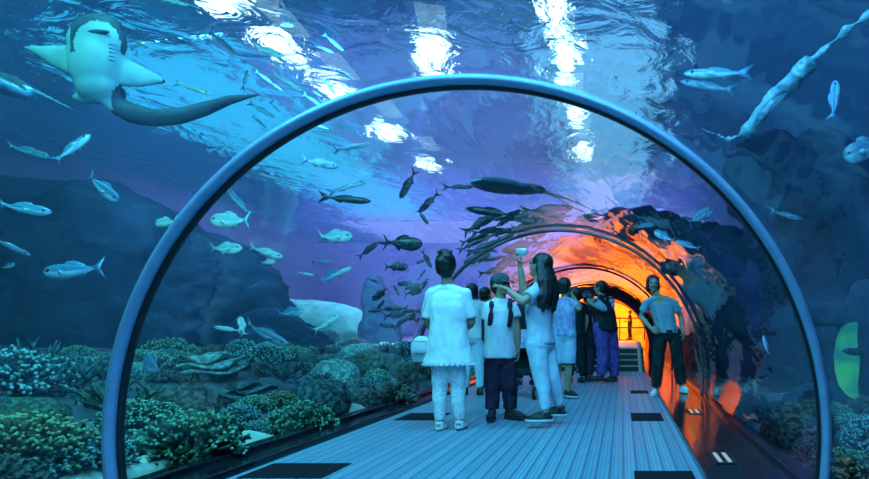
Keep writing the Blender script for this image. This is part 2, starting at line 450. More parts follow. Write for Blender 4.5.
rock('reef_bluff', [((8.6, 8.0, 1.6), (1.9, 2.4, 2.6)), ((10.2, 9.5, 2.2), (2.2, 2.2, 3.2))], M['rockdark'], 'dark rock wall filling the water at the right edge', .14, .3, .8, seed=13)
rock('rock_ridge_backing', [((1.9, 17, 3.0), (1.6, 3.0, 1.1)), ((.4, 17.5, 3.7), (1.7, 2.6, .8)), ((-1.2, 18.3, 3.65), (1.3, 1.5, .6)), ((2.9, 16, 1.4), (1.2, 3.0, 1.6)), ((2.4, 13, 1.9), (.7, 1.3, 1.4)),
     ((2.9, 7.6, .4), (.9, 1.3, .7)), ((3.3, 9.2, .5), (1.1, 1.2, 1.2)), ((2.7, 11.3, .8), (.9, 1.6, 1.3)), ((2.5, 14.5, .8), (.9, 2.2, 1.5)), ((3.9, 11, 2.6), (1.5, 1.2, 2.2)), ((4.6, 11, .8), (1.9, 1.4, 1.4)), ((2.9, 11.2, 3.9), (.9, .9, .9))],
     M['rockdark'], 'dark rock ridge rising right of the tunnel with an added backing over its far end', .12, .25, 1.0, seed=31)  # part over the tunnel added to darken behind the orange reflections
rock('reef_mound', [((-5.0, 24.0, .6), (1.4, 1.5, 1.2)), ((-7, 26, .7), (2.3, 1.8, 1.4))], M['rock'], 'distant reef mound behind the cap wearer', .12, .25, 1.0, seed=21)
# ================================================================ PEOPLE
M['skin'] = mat('skin', (.42, .26, .18), .55, .4, bump=.1, scale=60)
M['skin2'] = mat('skin_tan', (.34, .22, .14), .55, .4, bump=.1, scale=60)
M['hair'] = mat('black_hair', (.012, .010, .010), .45, .5, bump=.8, scale=40, stretch=(1, 1, .12), dist=.01)
def cloth(name, c, c2=None, rough=.85, sc=16, bump=.25): return mat(name, c, rough, .2, col2=c2, scale=sc, bump=bump, stretch=(1, 1, .45), dist=.01)
M['white'] = cloth('white_cotton', (.72, .74, .74), (.80, .82, .82))
M['whitelace'] = mat('patterned_white', (.60, .64, .66), .85, .2, col2=(.80, .82, .84), scale=55, lo=.45, hi=.55, bump=.2, dist=.004)
M['polo'] = cloth('pale_polo', (.55, .56, .60), (.66, .68, .70))
M['tee'] = cloth('grey_tee', (.42, .46, .56), (.52, .56, .66))
M['jeans'] = cloth('light_jeans', (.44, .55, .66), (.58, .68, .76), sc=10)
M['navy'] = cloth('dark_maroon_trousers', (.022, .015, .03), (.05, .03, .055))
M['blackcloth'] = cloth('black_cloth', (.012, .014, .018), (.025, .028, .035))
M['purple'] = cloth('purple_trousers', (.09, .05, .20), (.15, .08, .32))
M['plaid'] = cloth('violet_plaid', (.22, .20, .42), (.42, .42, .62), sc=30)
M['shorts'] = cloth('blue_shorts', (.34, .44, .60), (.44, .54, .70))
M['vneck'] = cloth('slate_top', (.20, .28, .36), (.26, .35, .43))
M['lav'] = cloth('lavender_top', (.25, .20, .50), (.35, .30, .62))
M['rubber'] = mat('dark_shoe', (.015, .017, .022), .6)
M['sole'] = mat('pale_sole', (.55, .58, .60), .7)
M['shoewhite'] = mat('white_shoe', (.65, .68, .70), .6)
M['cap'] = cloth('grey_cap', (.05, .06, .075), (.09, .10, .12))
M['eye'] = mat('eye_dark', (.01, .008, .006), .2)
M['lip'] = mat('lips', (.30, .10, .09), .5)
M['glass'] = mat('lens_glass', (.02, .03, .05), .08, .8)
M['silver'] = mat('silver_plastic', (.45, .50, .55), .3, .5, .4)
M['bag'] = mat('white_leather', (.62, .66, .68), .5, .5, bump=.3, scale=25)

def hand_mesh(wrist, d, n, curl=.5, side=1, s=1.0):
    """separate palm, four unequal bent fingers and a side thumb; d along the fingers, n out of the back of the hand"""
    bm = bmesh.new(); d = Vector(d).normalized(); n = (Vector(n) - d * Vector(n).dot(d)).normalized(); y = n.cross(d) * side
    T = Matrix((d, y, n)).transposed().to_4x4(); T.translation = Vector(wrist)
    def W(p): return T @ (Vector(p) * s)
    capsule(bm, W((-.03, 0, 0)), W((.02, 0, 0)), .024 * s, .027 * s, 10)
    for k, (yy, L, r) in enumerate(((-.031, .055, .0078), (-.0105, .070, .0088), (.0105, .076, .0092), (.031, .068, .0088))):
        capsule(bm, W((.01, yy * .7, 0)), W((.082 - abs(yy) * .25, yy, .002)), .0145 * s, .0115 * s, 8)
        p = Vector((.084 - abs(yy) * .25, yy, .002)); a = curl * .4
        for q, fr in enumerate((.45, .32, .26)):
            e = p + Vector((math.cos(a), yy * .8, -math.sin(a))) * L * fr
            capsule(bm, W(p), W(e), r * (1 - q * .1) * s, r * (1 - (q + 1) * .1) * s, 8); p = e; a += curl * .9
    p = Vector((.015, .028, -.006)); a = Vector((.62, .66, -.35 * (.5 + curl)))
    for q, L in enumerate((.036, .030, .024)):
        e = p + a.normalized() * L; capsule(bm, W(p), W(e), (.0125 - q * .0012) * s, (.0113 - q * .0012) * s, 8); p = e; a += Vector((.25, -.22, -.12))
    return remeshed(bm, .0042 * s, 2)

def shoe(parent, ank, d, m, sole=None, L=.26, low=True, z0=0.0, name='shoe'):
    """ank: ankle joint, d: toe direction in plan"""
    d = Vector((d[0], d[1], 0)).normalized(); sd = Vector((-d.y, d.x, 0)); b = Vector((ank[0], ank[1], z0)) - d * .07
    def prof(z, grow, heel=0):
        out = []
        for i in range(20):
            a = 2 * PI * i / 20; c, s_ = math.cos(a), math.sin(a)
            x = (c * .5 + .5) * L; w = (.036 + .014 * math.sin(PI * min(1, x / L * 1.1) * .8)) * (1.0 if c > 0 else .9)
            out.append(b + d * (x - .0 - grow * c) + sd * (s_ * (w - grow)) + Vector((0, 0, z)))
        return out
    bm = bmesh.new(); loft(bm, [prof(.022, 0), prof(.045, 0.001), prof(.062, .010)])
    ball(bm, b + d * .185 + Vector((0, 0, .045)), (.05, .05, .03))
    cone(bm, b + d * .05 + Vector((0, 0, .03)), b + d * .06 + Vector((0, 0, .10)), .042, .043, 14)
    cone(bm, b + d * .11 + Vector((0, 0, .075)), b + d * .19 + Vector((0, 0, .05)), .036, .034, 12)
    o = mesh_obj(name, remeshed(bm, .009, 3), m, parent)
    bm = bmesh.new(); loft(bm, [prof(0.002, .003), prof(.010, -.003), prof(.026, -.003)]); from_bm('sole', bm, sole or m, o)
    return o

def yawv(v, a):  # rotate plan vector
    return Vector((v[0] * math.cos(a) - v[1] * math.sin(a), v[0] * math.sin(a) + v[1] * math.cos(a), v[2]))

def stack(bm, rings, yaw, n=24, p=.85):
    Rz = Matrix.Rotation(yaw, 3, 'Z')
    loft(bm, [ell(c, rx, ry, n, Rz, p) for (c, rx, ry) in rings])

class Human:
    """joints are given in local metres: x right, y away, z up; yaw turns shoulders/hips (0 = facing away, +y)"""
    def __init__(s, label, loc, J, yaw, headyaw, headpitch=0.0, skin='skin', vox=.012, k=1.0, bw=1.0, group=None, handcurl=.7, hands=None, fdir=None, face=True):
        s.J = {a: Vector(b) for a, b in J.items()}; s.k = k; s.yaw = yaw; s.hy = headyaw; s.loc = Vector(loc); s.bw = bw; s.vox = vox
        J = s.J; bm = bmesh.new()
        pel = (J['hipL'] + J['hipR']) / 2; sh = (J['shL'] + J['shR']) / 2; nk = J['neck']; s.pel = pel; s.sh = sh
        up = sh - pel
        if 'bw' : w = bw
        rings = [(pel + Vector((0, 0, -.09 * k)), .09 * k * w, .08 * k), (pel + Vector((0, 0, -.03 * k)), .155 * k * w, .11 * k * w), (pel + up * .12, .16 * k * w, .112 * k * w),
                 (pel + up * .38, .130 * k * w, .098 * k * w), (pel + up * .72, .150 * k * w, .112 * k * w), (pel + up * .93, .150 * k, .092 * k), (pel + up * 1.04, .09 * k, .062 * k)]
        stack(bm, rings, yaw)
        hd = J['head']; capsule(bm, sh - up * .02, hd - Vector((0, 0, .05 * k)), .058 * k, .052 * k)
        HR = Matrix.Rotation(headyaw, 4, 'Z') @ Matrix.Rotation(headpitch, 4, 'X'); s.HR = HR; kb = k; k = k * 1.1; s.hk = k
        def H(x, y, z): return hd + (HR @ Vector((x * k, y * k, z * k)))
        s.H = H
        ball(bm, H(0, -.006, .022), (.074 * k, .093 * k, .088 * k), 3, HR)      # skull
        ball(bm, H(0, .018, -.03), (.060 * k, .070 * k, .072 * k), 3, HR)       # face
        ball(bm, H(0, .052, -.078), (.034 * k, .032 * k, .028 * k), 2, HR)      # chin
        ball(bm, H(0, .086, .022), (.05 * k, .012 * k, .012 * k), 2, HR)        # brow
        cone(bm, H(0, .082, .012), H(0, .106, -.024), .007 * k, .015 * k, 8)    # nose
        for sx in (-1, 1):
            ball(bm, H(sx * .036, .074, -.022), (.020 * k, .014 * k, .016 * k), 2, HR)
            ball(bm, H(sx * .077, -.004, -.006), (.011 * k, .020 * k, .030 * k), 2, HR)
        k = kb
        for sd in 'LR':
            capsule(bm, J['sh' + sd], J['el' + sd], .050 * k * w, .038 * k * w)
            f = J['wr' + sd] - J['el' + sd]
            capsule(bm, J['el' + sd], J['el' + sd] + f * .35, .038 * k, .042 * k * w); capsule(bm, J['el' + sd] + f * .35, J['wr' + sd], .042 * k * w, .025 * k)
            t = J['kn' + sd] - J['hip' + sd]
            capsule(bm, J['hip' + sd], J['hip' + sd] + t * .5, .088 * k * w, .075 * k * w); capsule(bm, J['hip' + sd] + t * .5, J['kn' + sd], .075 * k * w, .052 * k)
            c = J['an' + sd] - J['kn' + sd]
            back = yawv((0, -.012, 0), yaw)
            capsule(bm, J['kn' + sd], J['kn' + sd] + c * .32 + back, .052 * k, .056 * k); capsule(bm, J['kn' + sd] + c * .32 + back, J['an' + sd], .056 * k, .034 * k)
            fd = Vector((fdir or {}).get(sd, (*yawv((0, 1, 0), yaw).xy, 0))).normalized()
            a = J['an' + sd]; zf = a.z - .055
            capsule(bm, a + Vector((0, 0, -.02)) - fd * .03, Vector((a.x, a.y, zf)) + fd * .12 + Vector((0, 0, .0)), .034 * k, .026 * k)
        me = remeshed(bm, vox, 3)
        full = bmesh.new(); full.from_mesh(me); bpy.data.meshes.remove(me)
        for sd in 'LR':
            f = (J['wr' + sd] - J['el' + sd]).normalized()
            hd_ = (hands or {}).get(sd, {})
            d = Vector(hd_.get('d', f)); n = Vector(hd_.get('n', yawv(((-1 if sd == 'L' else 1), 0, .05), yaw)))
            hm = hand_mesh(J['wr' + sd] + f * .012, d, n, hd_.get('curl', handcurl), hd_.get('side', (1 if sd == 'R' else -1)), .95 * k)
            full.from_mesh(hm); bpy.data.meshes.remove(hm)
        me = bpy.data.meshes.new('person'); full.to_mesh(me); full.free()
        me.polygons.foreach_set('use_smooth', [True] * len(me.polygons))
        s.o = mesh_obj('person', me, M[skin]); s.o.location = loc
        setp(s.o, label, 'person', group)
        s.fd = fdir or {}
        if face:
            for sx in (-1, 1):
                k = s.hk; bm = bmesh.new(); ball(bm, H(sx * .030, .083, .004), (.013 * k, .008 * k, .007 * k), 2, HR); from_bm('eye', bm, M['eye'], s.o)
            bm = bmesh.new(); ball(bm, H(0, .085, -.050), (.022 * k, .008 * k, .007 * k), 2, HR); from_bm('mouth', bm, M['lip'], s.o)
    def top(s, m, rings, sleeve=.45, sr=(.068, .062), name='shirt', cut=None, fold=.008, long=None):
        """rings as (height fraction pelvis->shoulder, rx, ry)"""
        bm = bmesh.new(); up = s.sh - s.pel; k = s.k
        stack(bm, [(s.pel + up * t, rx, ry) for t, rx, ry in rings], s.yaw, 28)
        for sd in 'LR':
            a, b, c = s.J['sh' + sd], s.J['el' + sd], s.J['wr' + sd]
            ball(bm, a + Vector((0, 0, -.012)), .060 * k, 3); nkp = s.sh + up * .16
            capsule(bm, a + Vector((0, 0, -.010)), s.sh + (s.J['neck'] - s.sh) * .5 , .058 * k, .062 * k)
            if sleeve <= 1: cone(bm, a, a.lerp(b, sleeve * 1.0), .060 * k, sr[1] * k, 20)
            else:
                capsule(bm, a, b, sr[0] * k, sr[1] * k, 16); cone(bm, b, b.lerp(c, sleeve - 1), sr[1] * k, sr[1] * k * .75, 16)
        me = remeshed(bm, s.vox, 2)
        displace(me, lambda c: fold * (noise.noise(Vector((c.x * 16, c.y * 16, c.z * 6)) + s.loc) + .5 * noise.noise(Vector((c.x * 34, c.y * 34, c.z * 16)))))
        return mesh_obj(name, me, m, s.o)
    def legs(s, m, r=(.105, .085, .066, .056), end=.94, name='trousers', fold=.007, waist=.12, gap=0):
        bm = bmesh.new(); k = s.k; up = s.sh - s.pel; w = s.bw
        stack(bm, [(s.pel + Vector((0, 0, -.10 * k)), .12 * k * w, .10 * k * w), (s.pel + Vector((0, 0, -.03 * k)), .178 * k * w, .128 * k * w), (s.pel + up * .10, .172 * k * w, .125 * k * w), (s.pel + up * (.10 + waist), .152 * k * w, .115 * k * w)], s.yaw, 28)
        for sd in 'LR':
            a, b, c = s.J['hip' + sd], s.J['kn' + sd], s.J['an' + sd]
            mid = a.lerp(b, .5)
            capsule(bm, a, mid, r[0] * k, (r[0] + r[1]) / 2 * k, 16)
            if end <= .5: cone(bm, mid, a.lerp(b, end * 2), (r[0] + r[1]) / 2 * k, r[1] * k, 20)
            else:
                capsule(bm, mid, b, (r[0] + r[1]) / 2 * k, r[1] * k, 16)
                back = yawv((0, -.012, 0), s.yaw); q = b.lerp(c, .35) + back
                capsule(bm, b, q, r[1] * k, r[2] * k * 1.08, 16); cone(bm, q, b.lerp(c, (end - .5) * 2), r[2] * k * 1.08, r[3] * k, 20)
        me = remeshed(bm, s.vox, 2)
        displace(me, lambda c: fold * (noise.noise(Vector((c.x * 12, c.y * 12, c.z * 14)) + s.loc) + .5 * noise.noise(Vector((c.x * 30, c.y * 30, c.z * 30)))))
        return mesh_obj(name, me, m, s.o)
    def shoes(s, m, sole=None, L=.26, name='shoe'):
        for sd in 'LR':
            a = s.J['an' + sd]; d = s.fd.get(sd, yawv((0, 1, 0), s.yaw)); shoe(s.o, a, d, m, sole, L * s.k, z0=a.z - .085, name=name)
    def hair(s, style='short', m='hair'):
        bm = bmesh.new(); H = s.H; k = s.hk; HR = s.HR
        ball(bm, H(0, -.022, .036), (.088 * k, .100 * k, .092 * k), 3, HR)
        ball(bm, H(0, -.045, -.01), (.080 * k, .070 * k, .085 * k), 3, HR)
        if style == 'updo':
            ball(bm, H(0, -.05, .105), (.052 * k, .052 * k, .045 * k), 3, HR); ball(bm, H(.02, -.08, .075), (.045 * k, .04 * k, .04 * k), 3, HR)
            ball(bm, H(-.03, -.07, .03), (.045 * k, .05 * k, .055 * k), 3, HR)
            for t in range(9):
                a = t * .7; cone(bm, H(.02 * math.cos(a), -.05, .11), H(.07 * math.cos(a), -.05 + .05 * math.sin(a), .135 + .02 * math.sin(t * 2.3)), .012 * k, .006 * k, 6)
        if style == 'bob':
            for sx in (-1, 1): ball(bm, H(sx * .066, -.01, -.03), (.028 * k, .052 * k, .085 * k), 3, HR)
            ball(bm, H(0, -.06, -.05), (.07 * k, .045 * k, .06 * k), 3, HR)
        if style == 'long':
            for t in range(-5, 6):
                a = t / 5 * 1.5
                x = .075 * math.sin(a); y = -.03 - .06 * math.cos(a)
                pts = [H(x * .8, y * .7, .08), H(x * 1.05, y, 0)]
                hd = s.J['head']; w = HR.to_3x3() @ Vector((x * 1.15, y - .02, 0))
                pts += [hd + Vector((w.x * 1.25, w.y * 1.2, -.14)) * k, hd + Vector((w.x * 1.4 + .012 * math.sin(t * 2), w.y * 1.45, -.27)) * k, hd + Vector((w.x * 1.2 + .015 * math.sin(t * 3), w.y * 1.5, -.40 - .03 * math.cos(t * 1.7))) * k]
                tube(bm, pts, [.022 * k, .028 * k, .026 * k, .022 * k, .008 * k], 8)
        me = remeshed(bm, .009, 2)
        displace(me, lambda c: .006 * noise.noise(Vector((c.x * 50, c.y * 50, c.z * 14))))
        return mesh_obj('hair', me, M[m], s.o)

def frame(px0, D):
    """local origin under column px0 at depth D; returns loc and q(px,py,dy)"""
    X = (px0 - CX) / F * D; k = D / F
    return Vector((X, D, 0)), (lambda px, py, dy=0.0: Vector(((px - CX) * (D + dy) / F - X, dy, CZ - (py - HY) * (D + dy) / F)))

def strap(name, pts, r, m, parent=None, flat=None):
    bm = bmesh.new(); tube(bm, pts, r, 8); return from_bm(name, bm, m, parent)

# --- woman in white
loc, q = frame(449, 5.38)
J = dict(head=q(446, 267), neck=q(447, 284), shL=q(432, 293), shR=q(465, 293), elL=q(427, 322, .04), elR=q(472, 322, .04), wrL=q(434, 331, .26), wrR=q(466, 329, .27),
         hipL=q(441, 347), hipR=q(457, 347), knL=q(440, 388, .02), knR=q(458, 388, .02), anL=q(440, 423, 0), anR=q(460, 422, 0.02))
h = Human('woman seen from behind in a white lace-hem tunic and white trousers, dark hair pinned up', loc, J, 0, .15, vox=.010)
s = .0095
h.top(M['white'], [(-.32, .242, .155), (-.29, .240, .155), (-.1, .212, .145), (.2, .185, .13), (.45, .172, .125), (.75, .182, .125), (.93, .168, .105), (1.03, .10, .07)], sleeve=.85, sr=(.066, .066), name='tunic', fold=.009)
# scalloped hem
bm = bmesh.new(); up = h.sh - h.pel; c = h.pel + up * -.32; n = 30
for i in range(n):
    a = 2 * PI * i / n; p = c + Vector((.236 * math.cos(a), .150 * math.sin(a), 0))
    t = Vector((-.236 * math.sin(a), .150 * math.cos(a), 0)).normalized()
    ball(bm, p, (.022, .016, .014), 2)
from_bm('hem', bm, M['white'], [o for o in h.o.children if o.name.startswith('tunic')][0])
h.legs(M['whitelace'], (.092, .072, .060, .050), end=.96)
h.shoes(M['shoewhite'], M['rubber'], .25, 'sandal'); h.hair('updo')
# handbag
b = empty('handbag', tuple(loc + q(422, 363, -.02))); setp(b, 'white shoulder bag hanging at the left hip of the woman in white', 'handbag')
b.location = loc + Vector((q(422, 362).x, -.02, q(422, 362).z))
def bl(px, py, dy=0): return q(px, py, dy) - (Vector(b.location) - loc)
bm = bmesh.new(); rr = [ell(bl(422, y, 0), w, d_, 20, None, .55) for y, w, d_ in ((362, .078, .03), (361, .088, .04), (350, .098, .05), (341, .085, .04), (337, .05, .02), (336, .03, .012))]
loft(bm, rr); from_bm('bag_body', bm, M['bag'], b)
bm = bmesh.new(); bevbox(bm, -.075, .075, -.062, -.045, .09, .20, .02); from_bm('flap', bm, M['bag'], b)
strap('strap', [bl(413, 341), bl(419, 325, -.01), bl(426, 300, -.04), bl(431, 287, 0), bl(430, 292, .05), bl(427, 310, .07), bl(430, 341, .02)], .006, M['silver'], b)

# --- man with cap
loc, q = frame(500, 5.97)
J = dict(head=q(501, 285), neck=q(500, 297), shL=q(512, 306, .03), shR=q(489, 306, -.03), elL=q(517, 328, .0), elR=q(488, 330, 0), wrL=q(518, 349, -.04), wrR=q(491, 350, -.05),
         hipL=q(507, 355, .02), hipR=q(494, 355, -.02), knL=q(510, 385, .0), knR=q(493, 386, -.03), anL=q(510, 411, .03), anR=q(492, 411, -.03))
h = Human('man in a grey cap, pale polo shirt and dark trousers, facing the long-haired woman', loc, J, PI + .35, PI + .9, .05, skin='skin2', vox=.010, k=.97, fdir={'L': (.9, -.3, 0), 'R': (.1, -1, 0)})
h.top(M['polo'], [(-.06, .185, .135), (.0, .182, .135), (.3, .165, .125), (.6, .168, .125), (.9, .155, .105), (1.03, .095, .07)], sleeve=.55, sr=(.070, .078))
h.legs(M['navy'], (.100, .086, .074, .072), end=.96); h.shoes(M['rubber'], M['rubber'], .27); h.hair('short')
bm = bmesh.new(); H = h.H; ball(bm, H(0, -.012, .045), (.098, .115, .085), 3, h.HR)
me = remeshed(bm, .01, 1); o = mesh_obj('cap', me, M['cap'], h.o)
bm = bmesh.new(); pr = []
for r_ in (.0, .075):
    pr.append([H(math.sin(a) * (.085 if r_ else .09), .075 + math.cos(a) * (.02 + r_) - .01, .035 - r_ * .25) for a in [(-PI / 2 + PI * i / 12) for i in range(13)]])
top_ = [[bm.verts.new(p + Vector((0, 0, dz))) for p in r_] for r_ in pr for dz in (0, .008)]
for i in range(12):
    for a_, b_ in ((0, 2), (3, 1), (2, 3), (1, 0)): bm.faces.new((top_[a_][i], top_[a_][i + 1], top_[b_][i + 1], top_[b_][i]))
from_bm('brim', bm, M['cap'], o)
# backpack worn by the man
b = empty('backpack', tuple(loc + Vector((0, .18, .95)))); setp(b, 'dark backpack on the back of the man in the cap', 'backpack')
def bl(px, py, dy=0): return q(px, py, dy) - (Vector(b.location) - loc)
bm = bmesh.new(); stack(bm, [(bl(495, 342, .20), .12, .07), (bl(495, 340, .20), .14, .085), (bl(495, 320, .21), .145, .09), (bl(496, 305, .20), .13, .075), (bl(496, 299, .18), .08, .04)], .35, 20, .6)
me = remeshed(bm, .012, 2); mesh_obj('pack_body', me, M['navy'], b)
for x0, x1 in ((491.5, 491), (510, 511)):
    strap('strap', [bl(x0, 303, .12), bl(x0, 300.5, .02), bl(x0, 306, -.125), bl(x1, 314, -.15), bl(x1 - 1, 323, -.14), bl(x0 - 3, 330, .05)], .026, M['navy'], b)

# --- woman photographing
loc, q = frame(543, 5.6)
yw = 1.25
J = dict(head=q(540, 266), neck=q(541, 281), shL=q(536, 291, -.13), shR=q(541, 291, .15), elL=q(523, 302, -.26), elR=q(524, 294, .02), wrL=q(508, 290, -.2), wrR=q(520, 265, -.03),
         hipL=q(536, 343, -.07), hipR=q(545, 343, .07), knL=q(541, 378, -.09), knR=q(552, 378, .06), anL=q(546, 413, -.12), anR=q(560, 408, .12))
h = Human('long-haired woman in pale t-shirt and light jeans raising a camera', loc, J, yw, yw - .1, .25, vox=.010, fdir={'L': (-1, -.05, 0), 'R': (-1, .15, 0)},
          hands={'R': dict(d=(.05, -.1, 1), n=(.9, .1, 0), curl=1.1), 'L': dict(d=(-.9, -.05, .35), n=(0, -.2, 1), curl=.4)})
h.top(M['tee'], [(-.02, .172, .135), (.05, .170, .135), (.3, .150, .118), (.6, .155, .125), (.9, .150, .105), (1.03, .09, .07)], sleeve=.62, sr=(.068, .070))
h.legs(M['jeans'], (.108, .080, .062, .046), end=.95, fold=.005)
h.shoes(M['rubber'], M['sole'], .27); h.hair('long')
cm = empty('camera', tuple(loc + q(521.5, 252, -.04))); setp(cm, 'small camera held up high in front of the long-haired woman', 'camera')
bm = bmesh.new(); bevbox(bm, -.055, .055, -.02, .02, -.035, .035, .008); from_bm('camera_body', bm, M['silver'], cm)
bm = bmesh.new(); cone(bm, (0, .015, 0), (0, .055, 0), .028, .026, 16); from_bm('lens', bm, M['glass'], cm)

# --- person in shorts
loc, q = frame(565, 7.9)
J = dict(head=q(565, 287), neck=q(565, 296), shL=q(556, 303), shR=q(574, 303), elL=q(556, 314, .15), elR=q(579, 309, -.1), wrL=q(563, 300, .30), wrR=q(571, 293, .08),
         hipL=q(559, 334), hipR=q(569, 334), knL=q(558, 366, .03), knR=q(569, 366, -.02), anL=q(557, 392, .08), anR=q(568, 391, -.02))
h = Human('person in a violet checked shirt and pale blue knee-length shorts', loc, J, -.4, -.5, skin='skin2', fdir={'R': (.6, -.5, 0), 'L': (.3, 1, 0)}, face=False,
          hands={'R': dict(d=(-.2, .2, 1), n=(1, 0, 0), curl=1.0)})
h.top(M['plaid'], [(-.06, .178, .135), (.0, .175, .135), (.3, .160, .12), (.6, .165, .125), (.9, .155, .105), (1.03, .09, .07)], sleeve=.8, sr=(.068, .068))
h.legs(M['shorts'], (.108, .098, .07, .06), end=.46, name='shorts'); h.shoes(M['rubber'], M['sole']); h.hair('short')

# --- heavy man
loc, q = frame(603, 10.2)
J = dict(head=q(600, 288), neck=q(601, 294), shL=q(596, 301, -.22), shR=q(610, 300, .2), elL=q(604, 309, -.34), elR=q(612, 307, .0), wrL=q(592, 304, -.36), wrR=q(591, 300, .0),
         hipL=q(600, 327, -.10), hipR=q(610, 327, .09), knL=q(603, 353, -.10), knR=q(613, 353, .09), anL=q(601, 376, -.18), anR=q(614, 377, .10))
h = Human('heavy man in a dark vest and purple trousers holding a camera to his face', loc, J, 1.1, 1.3, bw=1.28, skin='skin', fdir={'L': (-.9, -.2, 0), 'R': (-.9, -.1, 0)}, face=True,
          hands={'L': dict(d=(-.6, 0, .8), n=(0, -1, 0), curl=1.0), 'R': dict(d=(-.5, 0, .8), n=(1, 0, 0), curl=1.0)})
h.top(M['blackcloth'], [(-.12, .245, .205), (.0, .245, .21), (.3, .225, .20), (.6, .215, .185), (.9, .195, .135), (1.03, .10, .08)], sleeve=.22, sr=(.085, .088), name='vest')
bm = bmesh.new()
for sd in 'LR':
    a, b_, c = h.J['sh' + sd], h.J['el' + sd], h.J['wr' + sd]; capsule(bm, a, b_, .072, .062); cone(bm, b_, b_.lerp(c, .85), .062, .045, 14)
mesh_obj('sleeves', remeshed(bm, .012, 2), M['vneck'], h.o)
h.legs(M['purple'], (.140, .112, .095, .088), end=.97, fold=.014); h.shoes(M['rubber'], M['rubber']); h.hair('short')
cm = empty('camera', tuple(loc + q(590, 297, -.2))); setp(cm, 'camera held at face height by the heavy man in the vest', 'camera')
bm = bmesh.new(); bevbox(bm, -.05, .05, -.08, .08, -.05, .05, .012); from_bm('camera_body', bm, M['black'], cm)
bm = bmesh.new(); cone(bm, (-.04, 0, 0), (-.12, 0, 0), .038, .042, 16); from_bm('lens', bm, M['glass'], cm)

# --- woman at the right
loc, q = frame(666, 8.15)
J = dict(head=q(653, 284), neck=q(656, 293), shL=q(673, 302, .02), shR=q(647, 302, -.02), elL=q(681, 317, .05), elR=q(641, 317, .05), wrL=q(683, 331, -.02), wrR=q(651, 328, -.12),
         hipL=q(674, 333), hipR=q(661, 333), knL=q(678, 361, -.02), knR=q(658, 362, -.03), anL=q(682, 386.5, .0), anR=q(656, 390, .0))
J['anL'].z = .05 + .09; J['anR'].z = .09
h = Human('woman in slate v-neck top and dark trousers at the right edge, hand on hip', loc, J, PI, PI + .1, vox=.011, fdir={'L': (.35, -1, 0), 'R': (-.4, -1, 0)}, hands={'R': dict(d=(.8, -.2, -.5), n=(-.2, -1, 0), curl=.5)})
h.top(M['vneck'], [(0.0, .172, .13), (.05, .172, .13), (.3, .158, .12), (.6, .170, .128), (.9, .165, .108), (.99, .12, .08)], sleeve=.62, sr=(.072, .074))
shirt = [o for o in h.o.children if o.name.startswith('shirt')][0]; shirt.data.materials.append(M['skin']); sh_ = h.sh
for p in shirt.data.polygons:
    c = p.center - sh_
    if p.normal.y < .1 and c.y < .03 and abs(c.x) < (c.z + .085) * .62: p.material_index = 1
h.legs(M['blackcloth'], (.105, .088, .078, .074), end=.95); h.shoes(M['shoewhite'], M['sole'], .25); h.hair('bob')

# --- plainer figures, still complete
def stand(label, px, py_foot, height, yaw, top, bottom, hairs='short', k=None, short=False, bw=1.0, topname='shirt', z0=0.0, D=None, shoesm='rubber', arms='down', group=None):
    D = D or CZ * F / (py_foot - HY); k = height / 1.70
    X = (px - CX) / F * D
    Y = lambda x, y, z: yawv((x * k, y * k, z * k), yaw)
    J = dict(head=Y(0, .02, 1.585), neck=Y(0, 0, 1.46), shL=Y(-.175, 0, 1.385), shR=Y(.175, 0, 1.385), elL=Y(-.22, -.02, 1.12), elR=Y(.22, -.02, 1.12), wrL=Y(-.22, .07, .89), wrR=Y(.22, .07, .89),
             hipL=Y(-.085, 0, .90), hipR=Y(.085, 0, .90), knL=Y(-.095, .03, .49), knR=Y(.10, .01, .49), anL=Y(-.10, .03, .09), anR=Y(.12, -.04, .09))
    if arms == 'up':
        J['elR'] = Y(.22, .16, 1.22); J['wrR'] = Y(.08, .32, 1.42); J['elL'] = Y(-.22, .16, 1.22); J['wrL'] = Y(-.06, .32, 1.42)
    if arms == 'front':
        J['wrR'] = Y(.10, .22, 1.08); J['wrL'] = Y(-.10, .22, 1.08)
    h = Human(label, (X, D, z0), J, yaw, yaw, k=k, bw=bw, vox=.013, face=math.cos(yaw) < .3, group=group)
    h.top(top, [(-.08, .178 * k * bw, .135 * k * bw), (.0, .175 * k * bw, .135 * k * bw), (.3, .158 * k * bw, .12 * k * bw), (.6, .165 * k * bw, .125 * k * bw), (.9, .155 * k, .105 * k), (1.03, .09 * k, .07 * k)], sleeve=.6, name=topname)
    h.legs(bottom, end=.96); h.shoes(M[shoesm], M[shoesm]); h.hair(hairs); return h
stand('pale-clothed person half hidden behind the woman in white', 472, 395, 1.62, .3, M['polo'], M['jeans'], 'bob')
stand('person in black standing just left of the heavy man in purple trousers', 588, 381, 1.66, -.9, M['blackcloth'], M['navy'], arms='front')
stand('person in dark clothes between the shorts wearer and the lavender top', 576, 383, 1.70, .6, M['blackcloth'], M['blackcloth'], 'bob')
stand('small person in a lavender top far down the walkway', 583, 373, 1.45, PI + .3, M['lav'], M['navy'], 'bob')
stand('dark figure standing between the woman in white and the man in the cap', 485, 388, 1.64, -.5, M['blackcloth'], M['navy'], arms='up')
stand('dark figure behind the cap wearer and the photographing woman', 526, 385, 1.66, .4, M['navy'], M['blackcloth'], 'short')
stand('small silhouetted figure standing against the orange glow behind the handrail', 630, 339, 1.34, 1.3, M['blackcloth'], M['blackcloth'], 'short', z0=.50, D=26.0, arms='front')

